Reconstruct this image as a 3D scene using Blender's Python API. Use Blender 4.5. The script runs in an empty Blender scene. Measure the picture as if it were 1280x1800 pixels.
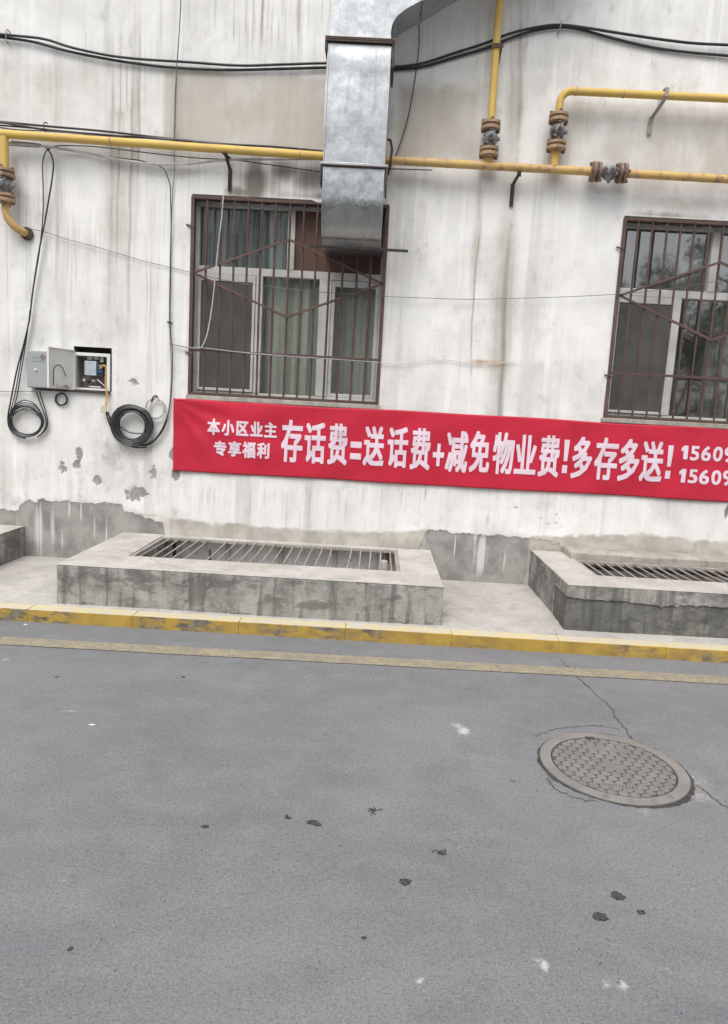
import bpy, bmesh, math, random
import numpy as np
from mathutils import Vector, Matrix
random.seed(7)
rng = np.random.default_rng(7)
R = math.radians
S = bpy.context.scene
COL = S.collection

# ------------------------------------------------------------------ camera
F_PX, PITCH, YAW, ROLL, CAM_D, CAM_H = 1234.15, .1438, -.0127, .0553, 5.8853, 1.5
_f = np.array([math.sin(YAW)*math.cos(PITCH), math.cos(YAW)*math.cos(PITCH), -math.sin(PITCH)])
_r0 = np.array([math.cos(YAW), -math.sin(YAW), 0]); _u0 = np.cross(_r0, _f)
_r = math.cos(ROLL)*_r0 + math.sin(ROLL)*_u0
_u = -math.sin(ROLL)*_r0 + math.cos(ROLL)*_u0
_C = np.array([0, -CAM_D, CAM_H])
cam = bpy.data.cameras.new('camera'); cam_o = bpy.data.objects.new('camera', cam); COL.objects.link(cam_o)
cam.sensor_fit = 'VERTICAL'; cam.sensor_height = 36; cam.lens = F_PX/1800*36
cam.clip_start = .05; cam.clip_end = 500
M = Matrix([[_r[0], _u[0], -_f[0], _C[0]], [_r[1], _u[1], -_f[1], _C[1]], [_r[2], _u[2], -_f[2], _C[2]], [0, 0, 0, 1]])
cam_o.matrix_world = M
S.camera = cam_o

# ------------------------------------------------------------------ light: bright overcast day
SUN_EL, SUN_AZ = 58, 196           # azimuth seen from the wall: the sun stands behind the camera, a little left
world = bpy.data.worlds.new('World'); S.world = world; world.use_nodes = True
wn = world.node_tree; bg = wn.nodes['Background']
sky = wn.nodes.new('ShaderNodeTexSky'); sky.sky_type = 'NISHITA'; sky.sun_disc = False
sky.sun_elevation = R(SUN_EL); sky.sun_rotation = R(SUN_AZ); sky.dust_density = 4; sky.air_density = 1.0; sky.ozone_density = 1
hs = wn.nodes.new('ShaderNodeHueSaturation'); hs.inputs['Saturation'].default_value = .22
wn.links.new(sky.outputs[0], hs.inputs['Color']); wn.links.new(hs.outputs[0], bg.inputs[0]); bg.inputs[1].default_value = .15
sl = bpy.data.lights.new('sun', 'SUN'); sl.energy = 1.2; sl.angle = R(35); sl.color = (1, .97, .93)
so = bpy.data.objects.new('sun', sl); COL.objects.link(so)
az = R(SUN_AZ)
sd = Vector((math.sin(az)*math.cos(R(SUN_EL)), math.cos(az)*math.cos(R(SUN_EL)), math.sin(R(SUN_EL))))
so.rotation_euler = sd.to_track_quat('Z', 'Y').to_euler(); so.location = sd*30
S.view_settings.view_transform = 'Standard'; S.view_settings.look = 'None'; S.view_settings.gamma = 1
S.view_settings.use_curve_mapping = False; S.view_settings.exposure = 0.32

# ------------------------------------------------------------------ measuring helpers (a point of the photo -> a point on a wall or floor plane)
def W(px, py, y=0.):
    d = _f*F_PX + _r*(px-640) - _u*(py-900); t = (y-_C[1])/d[1]; P = _C + t*d
    return Vector((P[0], y, P[2]))
def G(px, py, z=0.):
    d = _f*F_PX + _r*(px-640) - _u*(py-900); t = (z-_C[2])/d[2]; P = _C + t*d
    return Vector((P[0], P[1], z))

# ------------------------------------------------------------------ node helpers
class NT:
    def __init__(s, name):
        s.m = bpy.data.materials.new(name); s.m.use_nodes = True
        s.t = s.m.node_tree; s.b = s.t.nodes['Principled BSDF']; s.out = s.t.nodes['Material Output']
        s._p = None
    def n(s, k): return s.t.nodes.new(k)
    def put(s, inp, v):
        if v is None: return
        if isinstance(v, bpy.types.NodeSocket): s.t.links.new(v, inp)
        else:
            if inp.type == 'RGBA' and not isinstance(v, (int, float)) and len(v) == 3: v = (*v, 1)
            inp.default_value = v
    @property
    def pos(s):
        if s._p is None: s._p = s.n('ShaderNodeNewGeometry').outputs['Position']
        return s._p
    def scale(s, x, y, z, src=None, off=(0, 0, 0)):
        m = s.n('ShaderNodeMapping'); m.inputs['Scale'].default_value = (x, y, z); m.inputs['Location'].default_value = off
        s.t.links.new(src or s.pos, m.inputs[0]); return m.outputs[0]
    def noise(s, vec=None, scale=5., detail=4., rough=.55, dist=0.):
        n = s.n('ShaderNodeTexNoise'); s.put(n.inputs['Vector'], vec or s.pos)
        n.inputs['Scale'].default_value = scale; n.inputs['Detail'].default_value = detail
        n.inputs['Roughness'].default_value = rough; n.inputs['Distortion'].default_value = dist
        return n.outputs['Fac']
    def vor(s, vec=None, scale=5., feat='F1', out='Distance'):
        n = s.n('ShaderNodeTexVoronoi'); n.feature = feat; s.put(n.inputs['Vector'], vec or s.pos); n.inputs['Scale'].default_value = scale
        return n.outputs[out]
    def math(s, op, a, b=None, clamp=False):
        n = s.n('ShaderNodeMath'); n.operation = op; s.put(n.inputs[0], a); s.put(n.inputs[1], b); n.use_clamp = clamp; return n.outputs[0]
    def ss(s, v, a, b, lo=0., hi=1.):
        n = s.n('ShaderNodeMapRange'); n.interpolation_type = 'SMOOTHSTEP'; s.put(n.inputs['Value'], v)
        n.inputs['From Min'].default_value = a; n.inputs['From Max'].default_value = b
        n.inputs['To Min'].default_value = lo; n.inputs['To Max'].default_value = hi; return n.outputs[0]
    def mul(s, a, b): return s.math('MULTIPLY', a, b)
    def add(s, a, b): return s.math('ADD', a, b)
    def mix(s, f, a, b, mode='MIX'):
        n = s.n('ShaderNodeMix'); n.data_type = 'RGBA'; n.blend_type = mode; n.clamp_factor = True
        s.put(n.inputs[0], f); s.put(n.inputs[6], a); s.put(n.inputs[7], b); return n.outputs[2]
    def add_vec(s, v, amp):
        nz = s.n('ShaderNodeTexNoise'); s.put(nz.inputs['Vector'], v); nz.inputs['Scale'].default_value = 4; nz.inputs['Detail'].default_value = 6
        a = s.n('ShaderNodeVectorMath'); a.operation = 'MULTIPLY_ADD'; s.t.links.new(nz.outputs['Color'], a.inputs[0]); a.inputs[1].default_value = (amp,)*3; s.t.links.new(v, a.inputs[2]); return a.outputs[0]
    def attr(s, name):
        n = s.n('ShaderNodeAttribute'); n.attribute_name = name; return n.outputs['Fac']
    def bump(s, h, strength=.3, dist=.01):
        n = s.n('ShaderNodeBump'); n.inputs['Strength'].default_value = strength; n.inputs['Distance'].default_value = dist
        s.put(n.inputs['Height'], h); s.put(s.b.inputs['Normal'], n.outputs[0]); return n
    def done(s, color=None, rough=.8, metal=0., spec=None):
        s.put(s.b.inputs['Base Color'], color); s.put(s.b.inputs['Roughness'], rough); s.put(s.b.inputs['Metallic'], metal)
        if spec is not None: s.put(s.b.inputs['Specular IOR Level'], spec)
        return s.m
def simple(name, c1, c2=None, scale=12, rough=.7, metal=0., bump=0., bs=60, c3=None, f3=(.62, .7), s3=9):
    n = NT(name); c2 = c2 or tuple(v*.8 for v in c1)
    c = n.mix(n.ss(n.noise(scale=scale, detail=6), .35, .65), c1, c2)
    if c3: c = n.mix(n.ss(n.noise(scale=s3, detail=8, rough=.65), *f3), c, c3)
    if bump: n.bump(n.noise(scale=bs, detail=4), bump, .004)
    return n.done(c, rough, metal)

MT = {}
# painted, rain-streaked plaster wall
def wall_material():
    n = NT('weathered_white_plaster')
    big = n.noise(scale=.9, detail=3); mid = n.noise(scale=3.2, detail=8, rough=.62); fine = n.noise(scale=45, detail=5, rough=.6)
    base = n.mix(n.ss(mid, .35, .7), (.86, .853, .835), (.76, .75, .725))
    base = n.mix(n.ss(n.noise(n.scale(1, 1, 1, off=(7, 3, 2)), 1.6, 6, .6), .45, .68, 0, .45), base, (.65, .64, .615))
    # rain streaks: long thin vertical runs of dirt, and paler washed runs
    s1 = n.noise(n.scale(13, 1, .38), 1., 5, .6); s2 = n.noise(n.scale(46, 1, .8, off=(3, 1, 9)), 1., 4, .6); s3 = n.noise(n.scale(5, 1, .16, off=(9, 1, 4)), 1., 4, .55)
    st = n.attr('streak')
    k1 = n.mul(n.ss(s1, .50, .70), n.ss(n.noise(n.scale(1.5, 1, 1.1, off=(2, 2, 2)), 1., 5), .46, .62))
    base = n.mix(n.mul(n.mul(k1, .30), st), base, (.37, .365, .35))
    k2 = n.mul(n.ss(s2, .52, .64), n.ss(n.noise(n.scale(2.6, 1, 1.3, off=(5, 2, 7)), 1., 4), .47, .63))
    base = n.mix(n.mul(n.mul(k2, .36), st), base, (.30, .295, .28))
    base = n.mix(n.mul(n.ss(s3, .55, .66), .42), base, (.52, .51, .485))
    base = n.mix(n.mul(n.ss(s1, .32, .46, 1, 0), .7), base, (.89, .89, .885))
    cl = n.noise(n.scale(1.3, 1, 1, off=(8, 1, 2)), 1.7, 9, .66)
    base = n.mix(n.ss(cl, .47, .72, 0, .55), base, (.56, .55, .525))
    cl2 = n.noise(n.scale(1, 1, .7, off=(1, 1, 12)), 9, 8, .7)
    base = n.mix(n.mul(n.ss(cl2, .52, .70, 0, .5), n.ss(cl, .40, .6)), base, (.40, .39, .37))
    # broad brownish dirt
    sn = n.math('SUBTRACT', n.noise(n.scale(3, 1, 2.0, off=(1, 8, 3)), 1., 7, .62), .5)
    stn = n.add(n.attr('stain'), n.mul(sn, .9))
    base = n.mix(n.ss(stn, .20, .78, 0, .72), base, (.43, .385, .315))
    rn = n.mul(n.attr('run'), n.ss(n.noise(n.scale(60, 1, 3, off=(1, 3, 3)), 1., 5, .6), .25, .6, .55, 1.15))
    base = n.mix(n.ss(rn, .03, 1.0, 0, .92), base, (.30, .282, .245))
    ru = n.mul(n.attr('rust'), n.ss(n.noise(n.scale(8, 1, 5, off=(1, 3, 3)), 2., 6, .65), .3, .65, .4, 1.2))
    base = n.mix(n.ss(ru, .05, 1.1, 0, .85), base, (.42, .25, .11))
    soot = n.add(n.attr('soot'), n.mul(n.math('SUBTRACT', s1, .5), .9))
    base = n.mix(n.ss(soot, .2, .85, 0, .85), base, (.15, .12, .09))
    gr = n.add(n.attr('grime'), n.mul(n.math('SUBTRACT', n.noise(n.scale(1, 1, 1, off=(4, 4, 4)), 7., 8, .68), .5), 1.3))
    base = n.mix(n.ss(gr, .35, .9, 0, .7), base, (.30, .295, .28))
    # pock marks and specks
    sp = n.mul(n.ss(n.vor(None, 26), .05, .11, 1, 0), n.ss(n.noise(scale=5, detail=3), .52, .66))
    base = n.mix(n.mul(sp, .6), base, (.20, .195, .18))
    # bare cement where the paint has gone
    edge = n.add(n.mul(n.math('SUBTRACT', n.noise(n.scale(1, 1, 1, off=(6, 1, 1)), 8., 9, .62), .5), .8), n.mul(n.math('SUBTRACT', n.noise(n.scale(1, 1, 1, off=(2, 1, 6)), 24., 6, .6), .5), .75))
    cf = n.add(n.attr('cement'), edge)
    cem = n.mix(n.ss(n.noise(scale=4.5, detail=8, rough=.65), .38, .64), (.37, .362, .34), (.235, .23, .218))
    cem = n.mix(n.ss(n.noise(n.scale(9, 1, .7, off=(4, 0, 2)), 1., 4), .52, .72, 0, .5), cem, (.34, .335, .32))
    cem = n.mix(n.ss(n.add(n.attr('drip'), n.mul(n.math('SUBTRACT', s2, .5), 1.6)), .42, .85, 0, .85), cem, (.66, .655, .64))
    cmask = n.ss(cf, .47, .58)
    rim = n.mul(n.ss(cf, .44, .50), n.ss(cf, .50, .56, 1, 0))
    col = n.mix(cmask, base, cem)
    col = n.mix(n.mul(rim, .35), col, (.2, .19, .175))
    bf = n.add(n.attr('beige'), n.mul(n.math('SUBTRACT', n.noise(n.scale(1, 1, 1.6, off=(2, 6, 1)), 6., 8, .6), .5), 1.0))
    bei = n.mix(n.ss(n.noise(scale=7, detail=8), .4, .62), (.50, .47, .415), (.36, .335, .29))
    col = n.mix(n.ss(bf, .40, .72, 0, .85), col, bei)
    col = n.mix(n.ss(n.add(n.attr('bright'), n.mul(edge, 1.2)), .48, .56), col, (.86, .86, .85))
    h = n.add(n.mul(n.noise(scale=6, detail=7, rough=.6), .7), n.add(n.mul(fine, .16), n.mul(cmask, -.9)))
    h = n.add(h, n.mul(n.noise(n.scale(30, 1, 3), 1., 3), .08))
    n.bump(h, .55, .012)
    return n.done(col, .88, 0, .25)
MT['wall'] = wall_material()

def asphalt():
    n = NT('dusty_asphalt')
    big = n.noise(scale=.7, detail=5); mid = n.noise(n.scale(1, 1.6, 1), 4., 8, .65); g = n.noise(scale=150, detail=3, rough=.7)
    c = n.mix(n.ss(big, .35, .65), (.178, .184, .194), (.215, .218, .224))
    c = n.mix(n.ss(mid, .42, .62, 0, .6), c, (.225, .228, .235))
    c = n.mix(n.ss(n.noise(n.scale(.8, 1.2, 1, off=(3, 3, 3)), 1.6, 8, .66), .48, .7, 0, .55), c, (.25, .25, .248))
    c = n.mix(n.ss(n.noise(n.scale(1, 1, 1, off=(7, 3, 3)), 3.3, 9, .7), .5, .68, 0, .35), c, (.13, .133, .14))
    g2 = n.noise(n.scale(1, 1, 1, off=(3, 1, 0)), 62, 4, .75)
    c = n.mix(n.ss(g2, .36, .48, .38, 0), c, (.10, .10, .104)); c = n.mix(n.ss(g2, .54, .68, 0, .32), c, (.30, .30, .30))
    c = n.mix(n.ss(g, .34, .5, .5, 0), c, (.06, .06, .062))
    c = n.mix(n.ss(g, .56, .72, 0, .5), c, (.38, .38, .38))
    ag = n.vor(None, 95); rc = n.vor(None, 95, 'F1', 'Color')
    c = n.mix(n.mul(n.ss(ag, .1, .32, 1, 0), n.ss(rc, .62, .9, 0, .6)), c, (.34, .34, .335))
    c = n.mix(n.mul(n.ss(ag, .1, .3, 1, 0), n.ss(rc, .12, .3, .6, 0)), c, (.075, .075, .078))
    # pits and specks that come in drifts
    pit = n.mul(n.ss(n.vor(n.scale(1, 1, 1, off=(2, 2, 0)), 38), .07, .17, 1, 0), n.ss(n.noise(scale=2.2, detail=4), .42, .60))
    c = n.mix(n.mul(pit, .75), c, (.055, .055, .057))
    pit2 = n.mul(n.ss(n.vor(n.scale(1, 1, 1, off=(5, 1, 0)), 11), .025, .06, 1, 0), n.ss(n.noise(n.scale(1, 1, 1, off=(5, 5, 0)), 1.1, 3), .45, .55))
    c = n.mix(n.mul(pit2, .8), c, (.05, .05, .05))
    wsp = n.mul(n.ss(n.vor(n.scale(1, 1, 1, off=(9, 4, 0)), 7), .02, .05, 1, 0), n.ss(n.noise(n.scale(1, 1, 1, off=(1, 9, 0)), 1.7, 3), .48, .58))
    c = n.mix(n.mul(wsp, .6), c, (.5, .5, .49))
    pale = n.add(n.attr('pale'), n.mul(n.math('SUBTRACT', n.noise(scale=55, detail=8, rough=.8), .5), 2.2))
    c = n.mix(n.ss(pale, .42, .95, 0, .9), c, (.52, .52, .515))
    dust = n.add(n.attr('dust'), n.mul(n.math('SUBTRACT', n.noise(scale=10, detail=8, rough=.7), .5), 1.0))
    c = n.mix(n.ss(dust, .35, 1, 0, .6), c, (.33, .315, .29))
    dk = n.add(n.attr('dark'), n.mul(n.math('SUBTRACT', n.noise(scale=30, detail=7, rough=.7), .5), 1.2))
    c = n.mix(n.ss(dk, .42, .8, 0, .8), c, (.05, .048, .047))
    h = n.add(n.mul(ag, -.5), n.add(n.mul(g, .4), n.mul(mid, .5)))
    n.bump(h, .22, .004)
    return n.done(c, .85, 0, .3)
MT['asphalt'] = asphalt()

def concrete(name, light, dark, stain=(.12, .115, .105), amt=.5, edge=None, dusty=None):
    n = NT(name)
    c = n.mix(n.ss(n.noise(scale=3.5, detail=8, rough=.65), .38, .64), light, dark)
    c = n.mix(n.ss(n.noise(n.scale(1, 1, 1.3, off=(3, 1, 5)), 5.5, 9, .7), .5, .68, 0, amt), c, stain)
    c = n.mix(n.ss(n.noise(n.scale(17, 17, 1.6, off=(3, 1, 5)), 1., 5, .6), .48, .66, 0, amt*.8), c, stain)
    if dusty: c = n.mix(n.ss(n.noise(n.scale(1, 1, 1, off=(1, 5, 8)), 11, 9, .72), .58, .70, 0, .7), c, dusty)
    ck = n.vor(n.add_vec(n.pos, .25), 1.1, 'DISTANCE_TO_EDGE')
    c = n.mix(n.mul(n.ss(ck, 0, .006, .75, 0), n.ss(n.noise(n.scale(1, 1, 1, off=(8, 8, 1)), 1.2, 2), .5, .58)), c, tuple(v*.35 for v in dark))
    c = n.mix(n.ss(n.noise(n.scale(1, 1, 2.4, off=(7, 5, 2)), 3.2, 8, .7), .52, .60, 0, amt*.8), c, tuple(v*.62 for v in dark))
    c = n.mix(n.ss(n.noise(scale=90, detail=4, rough=.7), .36, .46, .35, 0), c, tuple(v*.45 for v in dark))
    h = n.add(n.noise(scale=14, detail=8, rough=.65), n.mul(n.noise(scale=110, detail=3), .2))
    n.bump(h, .7, .012)
    return n.done(c, .9, 0, .25)
MT['curb'] = concrete('stained_grey_concrete', (.40, .39, .365), (.225, .22, .205), (.105, .103, .095), .85, dusty=(.52, .515, .50))
MT['curb_dark'] = concrete('dark_wet_concrete', (.21, .208, .19), (.125, .124, .115), (.07, .069, .063), .7, dusty=(.30, .295, .28))
MT['slab'] = concrete('swept_pale_concrete', (.53, .51, .475), (.44, .42, .39), (.30, .285, .26), .35)
MT['cap'] = concrete('smooth_pale_cement', (.555, .535, .50), (.47, .45, .415), (.31, .295, .27), .35)
MT['ledge'] = concrete('beige_cement', (.47, .44, .39), (.36, .335, .29), (.24, .22, .19), .5)

def kerb_paint():
    n = NT('worn_yellow_kerb_paint')
    nz = n.n('ShaderNodeNewGeometry'); sx = n.n('ShaderNodeSeparateXYZ'); n.t.links.new(nz.outputs['Normal'], sx.inputs[0])
    top = n.ss(sx.outputs[2], .55, .9)
    paint = n.mix(n.ss(n.noise(scale=7, detail=7), .4, .65), (.47, .31, .065), (.36, .235, .06))
    worn = n.mix(n.ss(n.noise(scale=18, detail=6), .4, .6), (.20, .19, .17), (.10, .098, .09))
    c = n.mix(n.mul(n.ss(n.noise(n.scale(.7, 1, 1.8, off=(1, 2, 5)), 12, 9, .74), .46, .56, 0, .85), n.ss(n.noise(n.scale(1, 1, 1, off=(4, 2, 5)), 1.7, 3), .42, .6, .12, 1.1)), paint, worn)
    tp = n.mix(n.ss(n.noise(scale=10, detail=8, rough=.65), .4, .62), (.62, .53, .31), (.56, .52, .44))
    c = n.mix(top, c, tp)
    n.bump(n.add(n.noise(scale=16, detail=7), n.mul(n.noise(scale=120), .2)), .6, .008)
    return n.done(c, .75, 0, .3)
MT['kerb'] = kerb_paint()
def line_paint():
    n = NT('faded_yellow_road_paint')
    c = n.mix(n.ss(n.noise(scale=9, detail=8, rough=.7), .38, .62), (.37, .315, .20), (.28, .25, .19))
    c = n.mix(n.ss(n.noise(scale=45, detail=7, rough=.75), .46, .62, 0, .85), c, (.19, .19, .188))
    n.bump(n.noise(scale=150), .4, .003)
    return n.done(c, .85, 0, .3)
MT['line'] = line_paint()

def rusty(name, paint, paint2, rust, lo, hi, rough=.55, sc=14):
    n = NT(name)
    c = n.mix(n.ss(n.noise(scale=5, detail=5), .35, .65), paint, paint2)
    c = n.mix(n.ss(n.noise(n.scale(1, 1, .6), sc, 8, .68), lo, hi), c, rust)
    n.bump(n.noise(scale=60, detail=5), .25, .003)
    return n.done(c, rough, 0, .4)
MT['yellow'] = rusty('dirty_yellow_gas_paint', (.68, .47, .12), (.62, .42, .12), (.46, .33, .19), .56, .78)
MT['yellow_old'] = rusty('rust_stained_yellow_gas_paint', (.64, .43, .14), (.56, .37, .16), (.36, .23, .15), .48, .64)
MT['flange'] = rusty('rusted_ochre_flange', (.44, .31, .17), (.33, .22, .14), (.20, .125, .09), .50, .66)
MT['flange_dark'] = rusty('dark_rusted_flange', (.25, .165, .125), (.17, .11, .085), (.34, .25, .19), .52, .66)
MT['valve'] = rusty('grey_primed_cast_iron', (.33, .34, .34), (.20, .20, .20), (.05, .045, .04), .50, .62, .45, 26)
MT['bar'] = rusty('brown_rusted_bar', (.125, .075, .062), (.085, .052, .045), (.26, .20, .17), .60, .76, .7, 20)
MT['iron'] = rusty('dark_rusted_angle_iron', (.06, .045, .038), (.09, .062, .05), (.16, .10, .07), .55, .7, .75)
MT['grate'] = rusty('dusty_grey_steel', (.30, .275, .255), (.38, .355, .33), (.16, .12, .10), .55, .7, .7)
MT['upvc'] = simple('dusty_white_window_frame', (.60, .60, .58), (.50, .50, .48), 5, .45, c3=(.36, .35, .32), f3=(.58, .8))
MT['cable'] = simple('black_cable_sheath', (.022, .023, .027), (.035, .035, .04), 20, .42)
MT['cable_grey'] = simple('grey_cable_sheath', (.34, .34, .34), (.22, .22, .22), 14, .5)
MT['cable_pale'] = simple('pale_cable_sheath', (.62, .615, .60), (.44, .435, .42), 14, .5)
MT['wire'] = simple('dull_thin_wire', (.15, .15, .15), (.09, .09, .09), 14, .5)
MT['cabinet'] = simple('grey_cabinet_enamel', (.375, .395, .40), (.345, .365, .37), 4, .38, c3=(.30, .30, .29), f3=(.6, .85))
MT['cabinet_in'] = simple('pale_inner_door_enamel', (.76, .76, .74), (.70, .70, .68), 5, .5, c3=(.34, .33, .30), f3=(.58, .8))
MT['rubber'] = simple('dark_gasket', (.03, .03, .03), None, 10, .7)
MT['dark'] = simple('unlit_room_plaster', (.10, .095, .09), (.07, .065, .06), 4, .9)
MT['brown_board'] = simple('brown_board', (.13, .07, .045), (.095, .052, .035), 5, .6, c3=(.045, .03, .022))
MT['screen'] = simple('dusty_insect_mesh', (.10, .095, .088), (.08, .076, .07), 5, .8, c3=(.16, .15, .14))
MT['lettering'] = simple('pale_pink_lettering', (.80, .66, .74), (.76, .60, .69), 9, .6)
MT['logo'] = simple('faded_red_print', (.33, .12, .13), None, 10, .6)
MT['print'] = simple('faded_grey_print', (.20, .26, .27), None, 10, .6)
MT['tag'] = simple('cream_paper_tag', (.68, .62, .48), None, 10, .7)
MT['orange'] = simple('yellow_orange_patch_cord', (.60, .36, .10), (.45, .27, .09), 10, .5)
MT['blue'] = simple('blue_plastic', (.03, .10, .22), None, 10, .4)
MT['meter'] = simple('pale_blue_grey_plastic', (.48, .53, .58), None, 10, .35)
MT['white'] = simple('white_plastic', (.72, .72, .70), None, 10, .4)
MT['cast'] = simple('dusty_cast_iron', (.225, .212, .20), (.175, .165, .155), 9, .6, 0., .3, 120, c3=(.30, .28, .26), f3=(.55, .75))
MT['castdark'] = simple('dirt_filled_joint', (.045, .042, .04), (.07, .066, .062), 20, .9)
MT['castgap'] = simple('dusty_groove', (.065, .06, .056), (.095, .088, .082), 14, .9)
MT['castring'] = simple('worn_cast_iron_ring', (.25, .235, .222), (.205, .195, .182), 6, .6, 0., .3, 120, c3=(.32, .30, .28), f3=(.55, .8))
MT['clod'] = simple('dried_dark_mud', (.045, .042, .04), (.08, .075, .07), 60, .95, 0., .8, 90)
MT['bark'] = simple('grey_brown_bark', (.10, .085, .07), (.06, .05, .042), 14, .9, 0., .8, 30)
MT['leaf'] = simple('green_leaves', (.045, .085, .025), (.07, .11, .035), 1.5, .6)

def galv(name, tint=1.):
    n = NT(name)
    sp = n.vor(None, 75, 'F1', 'Color')
    c = n.mix(n.ss(sp, .2, .9), (.42*tint, .44*tint, .45*tint), (.47*tint, .49*tint, .50*tint))
    c = n.mix(n.ss(n.noise(scale=6, detail=8, rough=.65), .5, .7, 0, .5), c, (.27*tint, .28*tint, .285*tint))
    c = n.mix(n.ss(n.noise(n.scale(16, 16, .8), 1., 5), .6, .75, 0, .6), c, (.22, .22, .22))
    c = n.mix(n.ss(n.noise(n.scale(1, 1, 1, off=(3, 7, 1)), 3, 9, .7), .60, .72, 0, .4), c, (.25, .24, .22))
    r = n.ss(sp, 0, 1, .30, .40)
    n.bump(n.add(n.noise(n.scale(1.2, 1.2, .8), 2.5, 3), n.mul(n.noise(scale=30), .03)), .35, .05)
    c = n.mix(n.ss(n.noise(n.scale(9, 9, 1.5), 1.3, 6, .65), .5, .75, 0, .4), c, (.20, .20, .20))
    return n.done(c, r, .97)
MT['galv'] = galv('galvanised_sheet')

def banner_mat():
    n = NT('red_banner_cloth')
    c = n.mix(n.ss(n.noise(scale=2.2, detail=5), .35, .65), (.56, .014, .046), (.48, .012, .038))
    c = n.mix(n.ss(n.noise(n.scale(8, 1, .8), 1., 4), .56, .75, 0, .35), c, (.36, .02, .035))
    w = n.n('ShaderNodeTexWave'); w.inputs['Scale'].default_value = 60; n.put(w.inputs['Vector'], n.pos)
    n.bump(n.noise(n.scale(1, 1, 1), 220, 2), .15, .002)
    n.b.inputs['Sheen Weight'].default_value = .25
    return n.done(c, .62, 0, .3)
MT['glass_dark'] = simple('dark_glass', (.03, .035, .04), None, 5, .1)
MT['banner'] = banner_mat()

def glass_mat(name, dirt=.08, dirtcol=(.4, .4, .38), boost=.55):
    n = NT(name); t = n.t
    fr = n.n('ShaderNodeFresnel'); fr.inputs[0].default_value = 1.5
    gl = n.n('ShaderNodeBsdfGlossy'); gl.inputs['Roughness'].default_value = .03; gl.inputs['Color'].default_value = (1, 1, 1, 1)
    nb = n.n('ShaderNodeBump'); nb.inputs['Strength'].default_value = .12; nb.inputs['Distance'].default_value = .01
    n.put(nb.inputs['Height'], n.noise(scale=2.2, detail=1)); t.links.new(nb.outputs[0], gl.inputs['Normal'])
    tr = n.n('ShaderNodeBsdfTransparent'); tr.inputs[0].default_value = (.97, .985, .98, 1)
    df = n.n('ShaderNodeBsdfDiffuse'); df.inputs[0].default_value = (*dirtcol, 1)
    m1 = n.n('ShaderNodeMixShader'); n.put(m1.inputs[0], n.ss(n.noise(n.scale(3, 1, 1), 3, 6), .3, .8, dirt*.3, dirt*1.2)); t.links.new(tr.outputs[0], m1.inputs[1]); t.links.new(df.outputs[0], m1.inputs[2])
    m2 = n.n('ShaderNodeMixShader'); n.put(m2.inputs[0], n.math('MULTIPLY', fr.outputs[0], boost, True)); t.links.new(m1.outputs[0], m2.inputs[1]); t.links.new(gl.outputs[0], m2.inputs[2])
    t.links.new(m2.outputs[0], n.out.inputs[0]); return n.m
MT['glass'] = glass_mat('dusty_window_glass')
MT['glass2'] = glass_mat('clear_window_glass', .16, boost=3.4)
def curtain_mat(name, a, b):
    n = NT(name); c = n.mix(n.ss(n.noise(n.scale(7, 1, .3), 1., 4), .35, .65), a, b)
    return n.done(c, .9, 0, .1)
MT['curtain_teal'] = curtain_mat('grey_teal_curtain', (.50, .55, .54), (.24, .29, .29))
MT['curtain_green'] = curtain_mat('grey_green_curtain', (.60, .61, .54), (.42, .43, .38))
MT['basement'] = concrete('pale_whitewashed_panel', (.86, .87, .88), (.74, .74, .73), (.45, .44, .42), .4)
MT['pit'] = simple('dirty_pit_concrete', (.12, .115, .105), (.07, .068, .062), 7, .95)

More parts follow.
